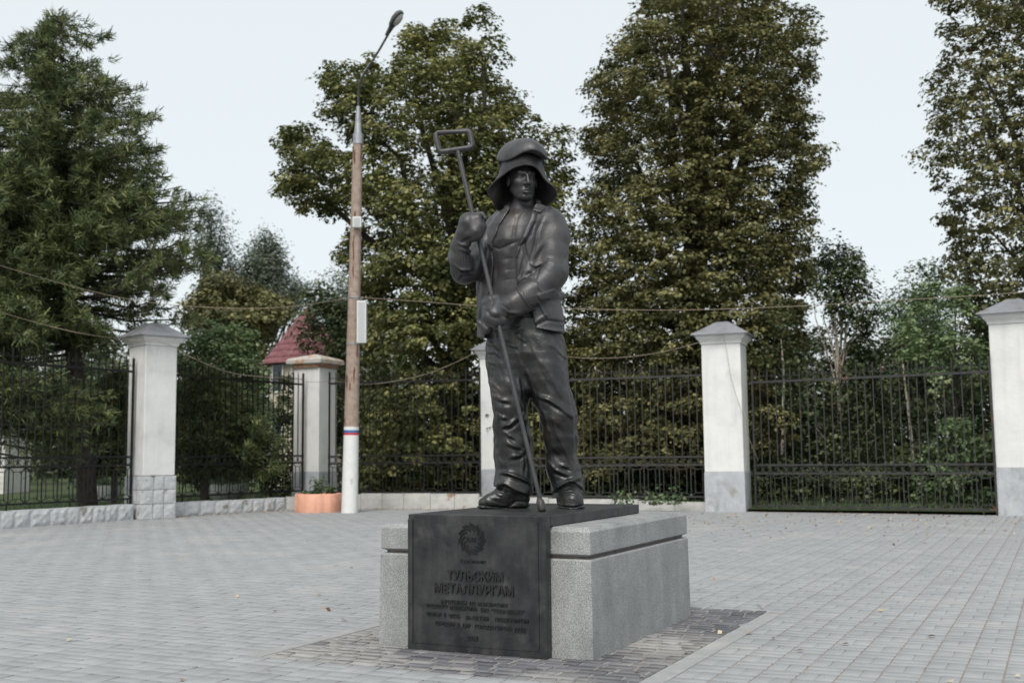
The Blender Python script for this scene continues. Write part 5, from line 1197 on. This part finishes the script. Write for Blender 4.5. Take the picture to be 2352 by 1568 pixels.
cable([at_y(1170, 790, cC[1]-.40), at_y(1300, 818, 23.3), at_y(1400, 822, 22.9), at_y(1500, 812, 22.5), at_y(1600, 788, 22.1), at_y(1625, 779, cD[1]-.50), at_y(1660, 768, cD[1]-.56)], 'lower cable rising from the statue to the pillar right of it')
cable([at_y(1660, 768, cD[1]-.57), at_y(1668, 800, cD[1]-.53), at_y(1680, 870, cD[1]-.56), at_y(1700, 935, cD[1]-.60), at_y(1714, 970, cD[1]-.63), at_y(1722, 1010, cD[1]-.55), at_y(1742, 1058, cD[1]-.25)], 'cable hanging down the front of the pillar right of the statue')

# ------------------------------------------------------------ buildings behind
b = at_y(702, 1100, 39); b[2] = .1
tw = thing('turret_house', 'cream round turret with a conical red tiled roof seen above the fence', 'building', tuple(b)); rr_ = 1.30
MB().lathe([(rr_, 0), (rr_, at_y(702, 843, 39)[2]-.1)], 40).build('wall', M['cream'], tw, auto=True)
ze = at_y(702, 838, 39)[2]-.1; za = at_y(702, 706, 39)[2]-.1
MB().lathe([(rr_+.25, ze-.05), (rr_+.28, ze), (.03, za)], 40).build('roof', M['red_roof'], tw, auto=True)
for k in range(9):
    f_ = k/9; r_ = (rr_+.28)*(1-f_)+.02; z_ = ze+(za-ze)*f_
    MB().lathe([(r_+.02, z_-.02), (r_-.01, z_+.06)], 32).build('tile_course', M['red_roof'], tw, auto=True)
for a in (-2.2, -1.57, -.9):
    for z_ in (1.4, 3.3):
        x, y = rr_*math.cos(a), rr_*math.sin(a); q = MB().box(-.28, .28, -.05, .05, 0, 1.1).build('window', M['white'], tw, (x, y, z_), (0, 0, a+math.pi/2))
        MB().box(-.22, .22, -.06, -.052, .06, 1.04).build('pane', M['dark_glass'], q)
b = at_y(-60, 1100, 36); b[2] = .1
hs = thing('board_house', 'whitewashed building seen low through the far left fence panel', 'building', tuple(b))
x1_ = at_y(9, 1100, 36)[0]-b[0]; zt = at_y(0, 955, 36)[2]-.1
for k in range(14): MB().box(-3.5, x1_, 0, .3, k*zt/14, (k+1)*zt/14-.012).build('board', M['siding'], hs)
MB().box(-3.5, x1_-.02, .02, 2, 0, zt).build('wall', M['siding'], hs); MB().box(-3.7, x1_+.2, -.2, 2.2, zt+.002, zt+.15).build('roof', M['roof_grey'], hs)
b = at_y(-120, 1100, 52); b[2] = .1
ob = thing('brick_house', 'orange brick building glimpsed between larch branches at the left edge', 'building', tuple(b))
x1_ = at_y(-85, 1100, 52)[0]-b[0]; zt = at_y(0, 724, 52)[2]-.1
MB().box(-5, x1_, 0, 6, 0, zt).build('wall', M['orange'], ob); MB().box(-5.2, x1_+.2, -.2, 6.2, zt+.002, zt+.3).build('roof', M['roof_grey'], ob)
# white flower bowls on the lawn
for px_, Yb, sc_, lab in ((246, 29.5, .62, 'white bowl with clipped green plants beside the leaning larch trunk'), (520, 29.5, .95, 'wide white bowl with green plants behind the second fence panel')):
    b = at_y(px_, 1140, Yb); b[2] = .08; t = thing('flower_bowl', lab, 'planter', tuple(b), 0, 'white bowls on the lawn'); s_ = sc_*.62
    MB().lathe([(s_*.55, 0), (s_*.6, .05), (s_*.95, .22), (s_, .42), (s_*.94, .42), (s_*.9, .36)], 28).build('bowl', M['white'], t, auto=True)
    C = rng.normal(size=(70, 3)); C /= np.linalg.norm(C, axis=1, keepdims=True); C *= np.array([s_*.9, s_*.9, .18]); C[:, 2] = np.abs(C[:, 2]); C += b+np.array([0, 0, .4])
    L, Nn, v = clumps(C, 16, .10, b, .7); leaves_mesh('plants', L, Nn, np.full(len(L), .05), M['lf_green'], t, v)
print('TRIS', sum(len(o.data.polygons) for o in bpy.data.objects if o.type == 'MESH'))
